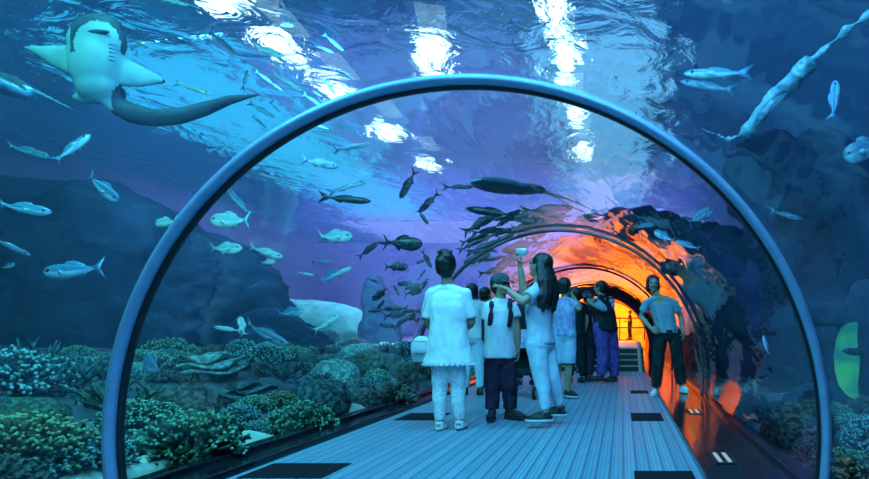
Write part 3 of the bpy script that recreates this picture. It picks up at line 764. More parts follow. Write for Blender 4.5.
# --- pushchair
loc, q = frame(523, 8.0)
r = empty('pushchair', tuple(loc)); setp(r, 'black pushchair between the man in the cap and the woman in jeans', 'pushchair')
for x in (-.2, .2):
    for y in (-.28, .28):
        bm = bmesh.new(); cone(bm, (x - .02, y, .09), (x + .02, y, .09), .09, .09, 20); w_ = from_bm('wheel', bm, M['rubber'], r)
        bm = bmesh.new(); cone(bm, (x - .025, y, .09), (x + .025, y, .09), .04, .04, 12); from_bm('hub', bm, M['silver'], w_)
    bm = bmesh.new(); tube(bm, [(x, -.28, .09), (x, .1, .5), (x, .35, .85), (x, .45, .95)], .013); tube(bm, [(x, .28, .09), (x, .05, .45)], .013); from_bm('frame', bm, M['silver'], r)
bm = bmesh.new(); cone(bm, (-.2, .45, .95), (.2, .45, .95), .018, .018, 10); from_bm('handle', bm, M['black'], r)
bm = bmesh.new(); bevbox(bm, -.18, .18, -.2, .15, .32, .40, .03); bevbox(bm, -.18, .18, .12, .20, .36, .80, .03); from_bm('seat', bm, M['blackcloth'], r)
bm = bmesh.new(); ball(bm, (0, .08, .74), (.20, .26, .22), 3); me = remeshed(bm, .02, 0)
cut_below(me, .70); mesh_obj('canopy', me, M['plaid'], r)
# ================================================================ SEA LIFE
def fishmat(name, c, c2, rough=.35): return mat(name, c, rough, .6, col2=c2, scale=9, stretch=(1, 1, 2.5), bump=.2, dist=.01, lo=.4, hi=.7)
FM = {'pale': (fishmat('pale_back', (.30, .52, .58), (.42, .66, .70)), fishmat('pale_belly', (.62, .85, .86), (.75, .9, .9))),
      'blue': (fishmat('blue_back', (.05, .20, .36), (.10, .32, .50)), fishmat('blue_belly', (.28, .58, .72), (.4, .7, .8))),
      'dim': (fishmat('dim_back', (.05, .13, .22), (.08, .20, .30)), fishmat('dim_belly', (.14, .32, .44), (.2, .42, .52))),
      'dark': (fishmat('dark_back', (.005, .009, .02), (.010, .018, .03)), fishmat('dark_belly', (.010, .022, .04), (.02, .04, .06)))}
M['fisheye'] = mat('fish_eye', (.005, .005, .01), .15)
SH = {'bream': (.195, .062), 'jack': (.122, .052), 'slim': (.078, .042), 'round': (.26, .08)}
def fish_mesh(shape, tone, bend=0.0):
    h, w = SH[shape]; bm = bmesh.new(); N = 18; n = 16; rings = []
    for i in range(N + 1):
        t = i / N; x = .5 - .83 * t
        pr = (math.sin(PI * min(1, t ** .72 * .96 + .02)) ** .8) * (1 - .25 * t) + .08 * t * t
        hh = max(h * pr, .006); ww = max(w * (math.sin(PI * min(1, t ** .6 * .95 + .03)) ** .8), .005)
        by = bend * (t - .3) ** 2
        rings.append([Vector((x, by + ww * math.cos(2 * PI * k / n), hh * math.sin(2 * PI * k / n) - .1 * h * math.sin(PI * t))) for k in range(n)])
    loft(bm, rings)
    for f in bm.faces: f.material_index = 0 if f.calc_center_median().z > .02 * h else 1
    yt = bend * .49
    def fin(pts, y0, y1=None, th=.007, mi=0):
        vs = []
        for sgn in (-1, 1): vs.append([bm.verts.new((p[0], (y0 if y1 is None else y0 + (y1 - y0) * p[2]) + sgn * th * (1 - p[2] * .8), p[1])) for p in pts])
        a = bm.faces.new(vs[0]); b = bm.faces.new(vs[1][::-1]); a.material_index = b.material_index = mi
        for i in range(len(pts)):
            j = (i + 1) % len(pts); f = bm.faces.new((vs[0][j], vs[0][i], vs[1][i], vs[1][j])); f.material_index = mi
    th = h * .95 + .06
    fin([(-.30, .026, 0), (-.38, .06, .3), (-.52, th, 1), (-.47, .45 * th, 1), (-.42, 0, .8), (-.47, -.45 * th, 1), (-.52, -th, 1), (-.38, -.06, .3), (-.30, -.026, 0)], yt, bend * .8)
    fin([(.20, h * .45, 0), (.12, h * 1.08, 1), (0, h * 1.12, 1), (-.16, h * .72, 1), (-.22, h * .15, 0), (0, h * .4, 0)], 0)
    fin([(-.02, -h * .5, 0), (-.08, -h * 1.15, 1), (-.19, -h * .65, 1), (-.24, -h * .12, 0)], 0)
    for sg in (-1, 1):
        fin([(.22, -.02, 0), (.10, .02 * h, 1), (.04, -h * .35, 1), (.10, -h * .55, 1), (.18, -h * .3, .3)], sg * w * .85, sg * (w + .06), .005, 1)
        t = bmesh.new(); ball(t, (.375, sg * w * .80, h * .10), (.022 + h * .05, .012, .022 + h * .05), 2)
        for f in t.faces: f.material_index = 2
        merge(bm, t)
    bmesh.ops.recalc_face_normals(bm, faces=bm.faces[:])
    me = bpy.data.meshes.new('fish'); bm.to_mesh(me); bm.free()
    me.polygons.foreach_set('use_smooth', [True] * len(me.polygons))
    for m in (*FM[tone], M['fisheye']): me.materials.append(m)
    return me
_fm = {}
def fish(px, py, L, th, shape, tone, D, label, yaw=0.0, group=None, bend=0.0, name='fish'):
    key = (shape, tone, bend)
    if key not in _fm: _fm[key] = fish_mesh(*key)
    c = P(px, py, D)
    while math.hypot(c.x - TX, c.z - TZ) < 2.15 + L / F * D * .45 * abs(math.sin(R(th))) * .5 and D < 30:
        L0 = L; D += .3; c = P(px, py, D)
    a = R(th); X = Vector((math.cos(a) * math.cos(yaw), math.sin(yaw), math.sin(a) * math.cos(yaw)))
    up = Vector((-math.sin(a), 0, math.cos(a)));
    if up.z < 0: up = -up
    Yv = up.cross(X).normalized(); up = X.cross(Yv).normalized()
    mtx = Matrix((X, Yv, up)).transposed().to_4x4(); s = L / F * D / max(.5, math.cos(yaw))
    o = bpy.data.objects.new(name, _fm[key]); COL.objects.link(o)
    o.matrix_world = Matrix.Translation(c) @ mtx @ Matrix.Scale(s, 4)
    return setp(o, label, 'fish', group)
G = 'fish swimming in the tank'
for a in [
 (72, 148, 40, 52, 'jack', 'blue', 4.5, 'slim blue fish pointing steeply upward below the large ray', .3),
 (28, 151, 34, -14, 'jack', 'dim', 5.5, 'dim blue fish near the left edge just below the rays', .3),
 (103, 188, 34, -44, 'bream', 'blue', 5, 'blue fish diving to the right in front of the dark cliff top', .2),
 (24, 208, 46, -8, 'jack', 'blue', 4.5, 'rounded blue fish at the left edge heading right above the dark cliff', .2),
 (10, 246, 32, -32, 'slim', 'dim', 4.5, 'dim slender fish at the left edge nosing downward', .4),
 (8, 266, 14, 20, 'bream', 'dim', 6, 'tiny dim fish at the left edge under the slender one', 0),
 (74, 270, 68, 183, 'jack', 'blue', 4.5, 'long blue fish heading left in front of the dark cliff, outside the big arch', .1),
 (166, 222, 26, 182, 'bream', 'pale', 6, 'pale fish head showing just left of the big arch', .2),
 (230, 220, 42, 178, 'bream', 'pale', 6, 'bright pale bream with dark eye heading left, inside the arch on the left', .1),
 (226, 248, 30, 2, 'bream', 'pale', 7, 'small pale fish heading right, below the bright bream', .1),
 (266, 252, 32, -18, 'jack', 'pale', 7.5, 'pale fish slanting down right beside the cliff edge', .2),
 (240, 203, 42, 135, 'slim', 'blue', 7.5, 'slender blue fish slanting up left above the bright bream', .2),
 (255, 285, 22, 200, 'slim', 'dim', 8, 'small slim fish in front of the cliff corner', .1),
 (268, 262, 14, 10, 'bream', 'pale', 8, 'tiny pale fish under the slanting fish by the cliff edge', .1),
 (335, 236, 33, 2, 'bream', 'pale', 7.5, 'pale spotted bream alone in the violet water heading right', .1),
 (345, 199, 50, -4, 'slim', 'dark', 7, 'dark slender fish in the upper left of the arch heading right', .1),
 (347, 187, 38, 22, 'slim', 'blue', 8.5, 'pale blue slender fish right above the dark slender one', .2),
 (408, 184, 33, -122, 'jack', 'dark', 7, 'dark fish plunging head down, highest of the three above the woman in white', .1),
 (429, 202, 29, -138, 'jack', 'dark', 7, 'dark fish slanting down left, middle of the three above the woman in white', .1),
 (423, 217, 17, -55, 'jack', 'dark', 7, 'smallest dark fish, lowest of the three above the woman in white', .1),
 (368, 250, 25, 40, 'jack', 'dark', 7.5, 'dark fish rising right, left of the school edge', .1),
 (403, 243, 38, -2, 'bream', 'dark', 7.5, 'plump dark fish leading the left edge of the school', .1),
 (388, 243, 22, 178, 'slim', 'dark', 8, 'thin dark fish tail to tail with the plump dark fish', .1),
 (320, 163, 36, -10, 'jack', 'dim', 10, 'hazy blue fish far off under the arch top left', .1),
 (352, 147, 36, 12, 'slim', 'dim', 9, 'teal slender fish below the arch, upper left of centre', .1),
 (322, 262, 20, 0, 'slim', 'dim', 9, 'small dim fish in violet water below the spotted bream', .1),
 (330, 276, 22, 30, 'bream', 'blue', 9, 'small blue fish tilted up over the sand shelf', .1),
 (342, 272, 20, 30, 'jack', 'pale', 9, 'small pale fish tilted up over the sand shelf, right one', .1),
 (306, 274, 16, -10, 'slim', 'pale', 9, 'little pale fish over the left end of the sand shelf', .1),
 (290, 312, 24, 10, 'bream', 'blue', 8, 'small bream in front of the flat-topped rock', .1),
 (326, 323, 30, 35, 'jack', 'pale', 7.5, 'pale silvery fish tilted up right of the flat-topped rock', .1),
 (228, 329, 30, 172, 'slim', 'pale', 6.5, 'slender pale fish low over the coral left of centre', .1),
 (242, 326, 20, 110, 'bream', 'pale', 6.5, 'small pale fish nose up beside the slender pale fish', .2),
 (266, 334, 46, -28, 'jack', 'dim', 7, 'big dim parrotfish shape cruising over the coral', .1),
 (152, 366, 34, 160, 'round', 'dim', 4.6, 'dark round fish hovering above the coral right of the arch foot', .5),
 (125, 25, 20, -20, 'slim', 'blue', 6, 'small blue fish by the right side of the large ray head', .1),
 (140, 44, 18, -25, 'slim', 'dim', 6, 'faint small fish right of the large ray head', .1),
 (193, 88, 36, -16, 'slim', 'pale', 7, 'pale slim fish above the tail of the large ray', .1),
 (208, 99, 16, -20, 'slim', 'pale', 7, 'tiny pale fish just above the tail of the large ray', .1),
 (175, 2, 26, -10, 'slim', 'pale', 7, 'pale slim fish cut by the top edge at left', .1),
 (222, 42, 30, -40, 'slim', 'dim', 8, 'faint slim fish in azure water slanting down at upper left', .1),
 (245, 80, 22, 80, 'slim', 'dim', 8, 'faint upright fish left of the arch shoulder', .1),
 (268, 51, 30, -18, 'jack', 'pale', 7.5, 'pale fish beside the glinting lamp row at upper left', .1),
 (287, 82, 34, -30, 'slim', 'pale', 7.5, 'pale slim fish nearest outside the arch shoulder', .1),
 (262, 110, 30, -30, 'slim', 'blue', 7.5, 'pale blue slim fish over the end of the ray tail', .1),
 (520, 26, 24, -22, 'jack', 'dark', 7, 'dark fish high up right of top centre', .1),
 (718, 73, 68, 178, 'slim', 'blue', 6.5, 'long pale torpedo-shaped fish at upper right in front of the dark pillar', .1),
 (708, 86, 56, 168, 'slim', 'dim', 7, 'thin dim fish just below the long torpedo-shaped fish', .1),
 (834, 100, 44, 82, 'jack', 'blue', 5, 'blue fish standing nose up at the upper right edge', .2),
 (866, 148, 44, 200, 'round', 'dim', 5, 'round blue fish cut by the right edge of the picture', .2),
 (786, 215, 34, -12, 'slim', 'dim', 5.5, 'dim slim fish right of the big arch at mid height', .1),
 (860, 352, 34, 175, 'jack', 'dark', 5.4, 'dark fish crossing the glowing green window at the right', .1),
 (458, 187, 30, 2, 'slim', 'dark', 7.5, 'dark slim fish nosing at the long-tailed stingray', .1),
 (492, 212, 54, 171, 'slim', 'dark', 8, 'long dark slim fish under the long-tailed stingray', .1),
 (700, 216, 30, 30, 'bream', 'dim', 6.5, 'dim fish beside the right shoulder of the arch, inside it', .2),
 (664, 236, 22, 150, 'bream', 'blue', 8, 'small blue fish over the second arch at right', .2),
 (688, 245, 26, 160, 'jack', 'blue', 7.5, 'blue fish lowest of those over the second arch at right', .1),
 (643, 226, 20, 10, 'jack', 'dim', 9, 'small dim fish just above the orange reflections', .1),
 (766, 345, 20, 100, 'jack', 'blue', 6, 'upright blue fish by the lower right of the arch, inside it', .2)]:
    fish(*a[:8], yaw=a[8] if len(a) > 8 else 0)
random.seed(11)
# dense dark school behind the heads
def school(pts, label, group, tone='dark'):
    for (px, py, L, th, sh, D) in pts:
        fish(px, py, L, th, sh, tone, D, label, yaw=random.uniform(-.3, .3), group=group, bend=random.choice((0, .12, -.12)))
pts = []
for i in range(64):
    u = random.random(); v = random.random()
    px = 470 + 95 * u; py = 222 + 75 * v - 14 * u
    pts.append((px, py, random.uniform(14, 40), random.choice((18, 25, 200, 205, 10, 30)) + random.uniform(-12, 12), random.choice(('slim', 'slim', 'slim', 'jack')), random.uniform(7.5, 13)))
school(pts, 'dark fish packed in the dense school above and behind the heads of the visitors', 'dense dark school behind the heads')
pts = []
for i in range(26):
    px = 372 + 66 * random.random(); py = 255 + 75 * random.random() ** .8
    pts.append((px, py, random.uniform(10, 24), random.choice((0, 40, 190, 215, -60)) + random.uniform(-20, 20), random.choice(('slim', 'jack', 'jack', 'bream')), random.uniform(7.5, 12)))
school(pts, 'small dark fish of the loose school left of the woman in white', 'loose dark school left of the woman in white')
pts = []
for i in range(14):
    pts.append((525 + 75 * random.random(), 205 + 24 * random.random(), random.uniform(26, 54), random.choice((2, 182)) + random.uniform(-10, 10), 'slim', random.uniform(8.5, 12)))
school(pts, 'long dark fish streaking level over the orange reflections', 'long dark fish over the orange reflections')
pts = []
for i in range(22):
    pts.append((235 + 120 * random.random(), 8 + 120 * random.random(), random.uniform(12, 24), -25 + random.uniform(-25, 20), 'slim', random.uniform(8, 11)))
school(pts, 'faint blue fish of the scattered shoal in the azure water left of top centre', 'scattered shoal in the azure water', 'blue')

# ---------------------------------------------------------------- rays
def two_tone(me, fdir, m_belly, m_back, thr=.0):
    me.materials.append(m_belly); me.materials.append(m_back)
    for p in me.polygons:
        c = p.center
        p.material_index = 0 if p.normal.dot(fdir) > thr + .12 * noise.noise(c * 8) else 1
M['raybelly'] = mat('ray_belly', (.15, .36, .38), .6, .3, col2=(.20, .42, .43), scale=5, bump=.15)
M['rayback'] = mat('ray_back', (.012, .03, .05), .6, .3, col2=(.03, .06, .09), scale=7)
D = 4.4; k = D / F; loc = P(95, 60, D)
def u(px, py, dy=0.0): return P(px, py, D + dy) - P(95, 60, D)
bm = bmesh.new()
ball(bm, u(97, 42), (29 * k, .10, 26 * k), 3); ball(bm, u(96, 62), (26 * k, .12, 34 * k), 3); ball(bm, u(97, 84), (20 * k, .10, 20 * k), 3); ball(bm, u(99, 28), (24 * k, .08, 14 * k), 3)
def wing(bm, prof, th=.028):
    """prof: (px,py,half-chord px,dy)"""
    rings = []
    for (x, y, hc, dy) in prof:
        r_ = []
        for i in range(16):
            a = 2 * PI * i / 16; r_.append(u(x, y, dy) + Vector((math.sin(R(-18)) * math.sin(a) * hc * k * .3, math.cos(a) * th, math.sin(a) * hc * k)))
        rings.append(r_)
    loft(bm, rings)
wing(bm, [(85, 60, 19, 0), (68, 60, 16, .03), (50, 56, 11, .07), (36, 51, 5.5, .12), (26, 48, 1.5, .15)])
wing(bm, [(108, 66, 19, 0), (126, 72, 16, .03), (142, 76, 11.5, .07), (156, 79, 6.5, .12), (165, 81, 1.5, .15)])
wing(bm, [(95, 94, 9, 0), (84, 98, 7, 0), (75, 98, 4, .03)], .03); wing(bm, [(104, 100, 8, .0), (116, 101, 7, .05), (128, 106, 5, .08)], .035)
# keeled tail sweeping right
rings = []
for (x, y, hh, dy) in ((100, 92, 12, 0), (112, 102, 12, .03), (130, 113, 11, .08), (155, 118, 9.5, .12), (180, 116, 9, .16), (205, 109, 8, .2), (230, 100, 5.5, .24), (250, 96, 3, .28), (265, 94, .8, .3)):
    rings.append([u(x, y, dy) + Vector((0, math.cos(2 * PI * i / 14) * min(.05, hh * k * .7), math.sin(2 * PI * i / 14) * hh * k)) for i in range(14)])
loft(bm, rings)
rings = []
for (x, y, w_) in ((118, 100, 9), (120, 92, 7), (117, 84, 3)): rings.append([u(x, y, .10) + Vector((math.cos(2 * PI * i / 10) * w_ * k, math.sin(2 * PI * i / 10) * .02, 0)) for i in range(10)])
loft(bm, rings)
me = remeshed(bm, .018, 3)
me.materials.append(M['raybelly']); me.materials.append(M['rayback'])
for p in me.polygons:
    w_ = p.center + loc; x = CX + w_.x / w_.y * F; y = HY - (w_.z - CZ) / w_.y * F
    tail = x > 112 + max(0, (90 - y)) * 3 and y > 88 or x > 166
    back = p.normal.y > -.10 or tail or ((x - 97) ** 2 / 29 ** 2 + (y - 44) ** 2 / 29 ** 2 > .66 and y < 52 and x > 70 and x < 125)
    p.material_index = 1 if back else 0
o = mesh_obj('shark_ray', me, None); o.location = loc
setp(o, 'large ray seen from below with pale belly, rounded head and long dark tail curving right', 'ray')
bm = bmesh.new(); ball(bm, u(97, 32, -.085), (13 * k, .015, 2.6 * k), 2); from_bm('mouth', bm, M['rayback'], o)
for s_ in (-1, 1):
    for i in range(5):
        bm = bmesh.new(); cone(bm, u(97 + s_ * 12, 44 + i * 4, -.112 + .006 * i), u(97 + s_ * 19, 45 + i * 4, -.095 + .006 * i), .006, .006, 6); from_bm('gill_slit', bm, M['FMx'] if 'FMx' in M else FM['blue'][0], o)
D = 4.6; k = D / F; loc = P(6, 82, D)
bm = bmesh.new()
ball(bm, (-.05, 0, 0), (26 * k, .16, 11 * k), 3, Matrix.Rotation(R(22), 4, 'Y')); ball(bm, (-.15, 0, .02), (24 * k, .2, 9 * k), 3)
ball(bm, (.08, 0, -.05), (20 * k, .10, 8 * k), 3, Matrix.Rotation(R(28), 4, 'Y'))
tube(bm, [(.05, 0, 0), (.18, 0, -.05), (.33, .02, -.12), (.50, .05, -.21)], [8 * k, 4 * k, 2.2 * k, 1.2 * k], 10)
me = remeshed(bm, .013, 3); two_tone(me, Vector((0, -.5, -.85)).normalized(), FM['blue'][0], M['rayback'])
o = mesh_obj('stingray', me, None); o.location = loc; setp(o, 'dark ray half out of the picture at the left edge with a thin pale tail', 'ray')
D = 7.0; k = D / F; loc = P(508, 186, D)
bm = bmesh.new()
def u2(px, py, dy=0.0): return P(px, py, D + dy) - P(508, 186, D)
ball(bm, u2(500, 186), (30 * k, .28, 6 * k), 3, Matrix.Rotation(R(5), 4, 'Y')); ball(bm, u2(522, 189), (24 * k, .2, 4.5 * k), 3); ball(bm, u2(486, 184), (14 * k, .2, 4.5 * k), 3)
tube(bm, [u2(530, 189), u2(548, 193), u2(565, 198, .05), u2(580, 204, .1), u2(598, 213, .15)], [3 * k, 2 * k, 1.4 * k, 1.1 * k, .8 * k], 8)
tube(bm, [u2(536, 188), u2(555, 196), u2(572, 207), u2(584, 212)], [2 * k, 1.3 * k, 1 * k, 1.4 * k], 8)
me = remeshed(bm, .016, 2); two_tone(me, Vector((-.9, -.3, .2)).normalized(), M['raybelly'], M['rayback'], .62)
o = mesh_obj('stingray', me, None); o.location = loc; setp(o, 'dark stingray with long whip-like tail gliding above the visitors', 'ray')

# ---------------------------------------------------------------- corals
def cm(name, c, c2, sc=16): return mat(name, c, .7, .35, col2=c2, scale=sc, bump=.5, dist=.01, lo=.46, hi=.60)
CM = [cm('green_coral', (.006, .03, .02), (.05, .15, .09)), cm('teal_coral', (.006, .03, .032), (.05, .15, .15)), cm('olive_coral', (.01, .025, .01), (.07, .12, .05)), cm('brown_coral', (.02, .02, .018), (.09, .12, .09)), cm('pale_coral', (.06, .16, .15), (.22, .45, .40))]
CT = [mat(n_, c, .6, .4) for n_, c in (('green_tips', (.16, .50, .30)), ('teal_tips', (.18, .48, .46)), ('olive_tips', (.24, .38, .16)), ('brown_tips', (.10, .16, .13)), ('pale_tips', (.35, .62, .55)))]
def bush(seed, nb=330, tip=.026, flat=.8):
    random.seed(seed); bm = bmesh.new(); ball(bm, (0, 0, .10), (.26, .26, .22), 2)
    for i in range(nb):
        zf = random.random() ** .8; a = i * 2.39996; r_ = math.sqrt(1 - zf * zf)
        d = Vector((r_ * math.cos(a), r_ * math.sin(a), zf * flat)); L = random.uniform(.40, .52)
        e = d * L + Vector((0, 0, .06)); b = d * .16 + Vector((0, 0, .06))
        cone(bm, b, e, tip * .55, tip * random.uniform(.7, 1.05), 6)
        n = d.normalized()
        for q in range(2):
            o_ = Vector((random.uniform(-1, 1), random.uniform(-1, 1), random.uniform(-1, 1))) * tip * .9
            for v in bmesh.ops.create_icosphere(bm, subdivisions=1, radius=tip * random.uniform(.45, .7), matrix=Matrix.Translation(e + o_))['verts']:
                for f in v.link_faces: f.material_index = 1
    return bm
def stag(seed, nb=26):
    random.seed(seed); bm = bmesh.new(); ball(bm, (0, 0, .02), (.16, .16, .08), 2)
    def br(p, d, L, r_, lv):
        pts = [p]; 
        for q in range(3):
            d = (d + Vector((random.uniform(-.25, .25), random.uniform(-.25, .25), random.uniform(-.05, .25)))).normalized(); pts.append(pts[-1] + d * L / 3)
        tube(bm, pts, [r_, r_ * .85, r_ * .7, r_ * .4], 6)
        if lv:
            for q in range(3):
                br(pts[random.choice((1, 2))], (d + Vector((random.uniform(-1, 1), random.uniform(-1, 1), random.uniform(0, .6)))).normalized(), L * .55, r_ * .7, lv - 1)
    for i in range(nb // 2):
        a = i * 2.4; z = random.uniform(.25, 1); br(Vector((0, 0, .04)), Vector((math.cos(a), math.sin(a), z)).normalized(), random.uniform(.32, .46), .024, 1 if i % 3 else 2)
    return bm
def boulder(seed):
    bm = bmesh.new(); ball(bm, (0, 0, .12), (.42, .40, .32), 6)
    for v in bm.verts:
        n = v.co.normalized(); c = v.co * 9 + Vector((seed, 0, 0))
        v.co += n * (.035 * abs(noise.noise(c)) + .03 * abs(noise.noise(c * 2.6)) + .05 * noise.noise(v.co * 3 + Vector((seed, 1, 0))))
    return bm
def plate(seed):
    random.seed(seed); bm = bmesh.new()
    cone(bm, (0, 0, -.05), (0, 0, .25), .10, .16, 10)
    for k_, (z, r_) in enumerate(((.18, .46), (.27, .38), (.35, .26))):
        o1 = []; o2 = []; ox, oy = random.uniform(-.06, .06), random.uniform(-.06, .06)
        for i in range(28):
            a = 2 * PI * i / 28; rr = r_ * (1 + .16 * noise.noise(Vector((math.cos(a) * 2, math.sin(a) * 2, seed + k_))) + .05 * math.sin(a * 7))
            zz = z + .05 * math.sin(a * 3 + k_); o1.append(Vector((ox + rr * math.cos(a), oy + rr * math.sin(a), zz))); o2.append(Vector((ox + rr * .95 * math.cos(a), oy + rr * .95 * math.sin(a), zz + .03)))
        loft(bm, [[Vector((0.1 * p.x, .1 * p.y, z - .06)) for p in o1], o1, o2])
    return bm
protos = {}
def coral_mesh(kind, seed, mi):
    key = (kind, seed, mi)
    if key not in protos:
        base = (kind, seed)
        bm = {'bush': bush, 'stag': stag, 'boulder': boulder, 'plate': plate}[kind](seed)
        bmesh.ops.recalc_face_normals(bm, faces=bm.faces[:])
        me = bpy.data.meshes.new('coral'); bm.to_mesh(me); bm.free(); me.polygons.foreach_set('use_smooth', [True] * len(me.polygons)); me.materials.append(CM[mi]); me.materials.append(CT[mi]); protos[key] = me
    return protos[key]
NAMES = {'bush': 'cauliflower_coral', 'stag': 'branching_coral', 'boulder': 'boulder_coral', 'plate': 'plate_coral'}
placed = []
def coral(kind, seed, mi, x, y, s, label, group=None, sink=.05, rz=None, dz=0.0):
    o = bpy.data.objects.new(NAMES[kind], coral_mesh(kind, seed, mi)); COL.objects.link(o)
    h = hl(x, y) if x < 0 else hr(x, y)
    o.location = (x, y, h - sink * s + dz); o.scale = (s, s, s * random.uniform(.85, 1.1)); o.rotation_euler = (random.uniform(-.12, .12), random.uniform(-.12, .12), random.uniform(0, 6.28) if rz is None else rz)
    placed.append((x, y, s)); return setp(o, label, 'coral', group)
def cp(kind, seed, mi, px, py, D, s, label, **kw):
    c = P(px, py, D); return coral(kind, seed, mi, c.x, D, s, label, **kw)
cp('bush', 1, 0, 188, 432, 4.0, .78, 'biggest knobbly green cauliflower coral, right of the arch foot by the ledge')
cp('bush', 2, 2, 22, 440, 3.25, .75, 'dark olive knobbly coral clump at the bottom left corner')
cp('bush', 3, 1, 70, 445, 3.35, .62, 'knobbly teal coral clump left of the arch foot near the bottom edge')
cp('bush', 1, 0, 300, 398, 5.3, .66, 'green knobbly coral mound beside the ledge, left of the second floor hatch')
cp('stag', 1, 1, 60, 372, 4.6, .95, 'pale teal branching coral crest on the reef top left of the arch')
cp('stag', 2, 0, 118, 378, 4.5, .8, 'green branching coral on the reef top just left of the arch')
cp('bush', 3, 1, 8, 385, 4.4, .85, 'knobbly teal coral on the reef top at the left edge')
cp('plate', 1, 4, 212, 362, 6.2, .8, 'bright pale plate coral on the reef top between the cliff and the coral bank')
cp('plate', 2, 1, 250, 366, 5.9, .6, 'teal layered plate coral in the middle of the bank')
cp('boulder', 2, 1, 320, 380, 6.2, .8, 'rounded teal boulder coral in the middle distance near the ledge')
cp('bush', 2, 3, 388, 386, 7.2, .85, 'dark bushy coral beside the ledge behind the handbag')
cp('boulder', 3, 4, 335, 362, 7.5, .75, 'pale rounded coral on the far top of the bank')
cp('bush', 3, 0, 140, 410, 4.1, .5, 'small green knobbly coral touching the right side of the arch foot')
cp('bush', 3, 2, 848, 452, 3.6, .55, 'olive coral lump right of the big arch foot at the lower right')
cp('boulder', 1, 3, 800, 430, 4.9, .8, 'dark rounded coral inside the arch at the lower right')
random.seed(5)
CW = ('green', 'teal', 'olive', 'brown', 'pale')
def where_of(x, y, w):
    if y < 6:
        px = x / y * F + CX
        if px < 112: return ('low ' if hl(x, y) < .32 else 'high ') + 'on the bank left of the big arch foot'
        return ('beside the ledge ' if x > -3.9 else 'up the bank ') + 'just inside the big arch at left'
    return ('by the ledge ' if x > -3.9 else 'midway up ' if x > -5 else 'far up ') + ('behind the second hatch' if y < 9 else 'on the distant coral bank left of the visitors')
zones = [(-3.15, -5.2, 2.4, 6.0, 70, 'on the near coral bank at lower left', 'near coral bank'),
         (-3.15, -6.6, 6.0, 12.5, 90, 'on the coral bank receding behind the visitors', 'far coral bank')]
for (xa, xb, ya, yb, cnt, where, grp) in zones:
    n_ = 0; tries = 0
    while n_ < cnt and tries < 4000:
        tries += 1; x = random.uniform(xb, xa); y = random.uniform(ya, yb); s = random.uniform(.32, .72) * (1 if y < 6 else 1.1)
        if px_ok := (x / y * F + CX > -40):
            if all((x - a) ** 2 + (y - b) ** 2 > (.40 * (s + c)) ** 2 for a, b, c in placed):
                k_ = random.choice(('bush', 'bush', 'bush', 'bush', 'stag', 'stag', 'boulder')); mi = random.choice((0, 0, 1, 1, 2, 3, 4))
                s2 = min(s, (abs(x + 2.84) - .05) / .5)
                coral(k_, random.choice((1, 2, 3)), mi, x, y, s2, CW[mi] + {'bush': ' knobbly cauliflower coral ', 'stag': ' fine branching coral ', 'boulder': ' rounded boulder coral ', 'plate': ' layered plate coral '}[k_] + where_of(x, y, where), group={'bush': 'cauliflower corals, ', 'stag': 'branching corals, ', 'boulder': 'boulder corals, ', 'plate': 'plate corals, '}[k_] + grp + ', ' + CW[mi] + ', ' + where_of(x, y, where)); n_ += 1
n_ = 0; tries = 0
while n_ < 28 and tries < 3000:
    tries += 1; x = random.uniform(1.45, 4.4); y = random.uniform(2.8, 6.1); s = random.uniform(.3, .65)
    if x / y * F + CX < 900 and all((x - a) ** 2 + (y - b) ** 2 > (.45 * (s + c)) ** 2 for a, b, c in placed):
        k_ = random.choice(('bush', 'stag', 'boulder', 'plate')); s2 = min(s, (x - 1.14 - .05) / .5)
        coral(k_, random.choice((1, 2, 3)), random.choice((0, 1, 3, 3)), x, y, s2, {'bush': 'knobbly cauliflower coral ', 'stag': 'fine branching coral ', 'boulder': 'rounded boulder coral ', 'plate': 'layered plate coral '}[k_] + 'in the dim water right of the walkway', group=k_ + ' corals right of the walkway'.replace('stag', 'branching')); n_ += 1
# sand pockets
for k_, (px, py, D, sx, sy, lb) in enumerate(((108, 462, 3.35, .16, .35, 'bright teal sand pocket behind the arch foot'), (245, 441, 4.65, .22, .35, 'pale sand pocket by the ledge between two coral mounds'), (185, 466, 3.72, .12, .4, 'thin strip of pale sand along the ledge at bottom left'), (362, 412, 6.4, .16, .3, 'small pale sand patch by the ledge near the second floor hatch'))):
    c = P(px, py, D); c.x = min(c.x, -3.08)
    bm = bmesh.new(); ball(bm, (0, 0, 0), (sx, sy, .09), 4)
    for v in bm.verts: v.co += v.co.normalized() * .02 * noise.noise(v.co * 9)
    o = from_bm('sand_patch', bm, M['sand']); o.location = (c.x, D, hl(c.x, D) + .02); o.rotation_euler = (0, .35, 0); setp(o, lb, 'sand', kind='stuff')
rock('window_surround', [((2.72, 6.35, .75), (.26, .25, .75)), ((2.30, 6.35, 1.12), (.4, .15, .12)), ((2.3, 6.35, .1), (.5, .2, .3))], M['rockdark'], 'dark rock edge beside the glowing green window at the right', .05, .06, 2.0, seed=41)
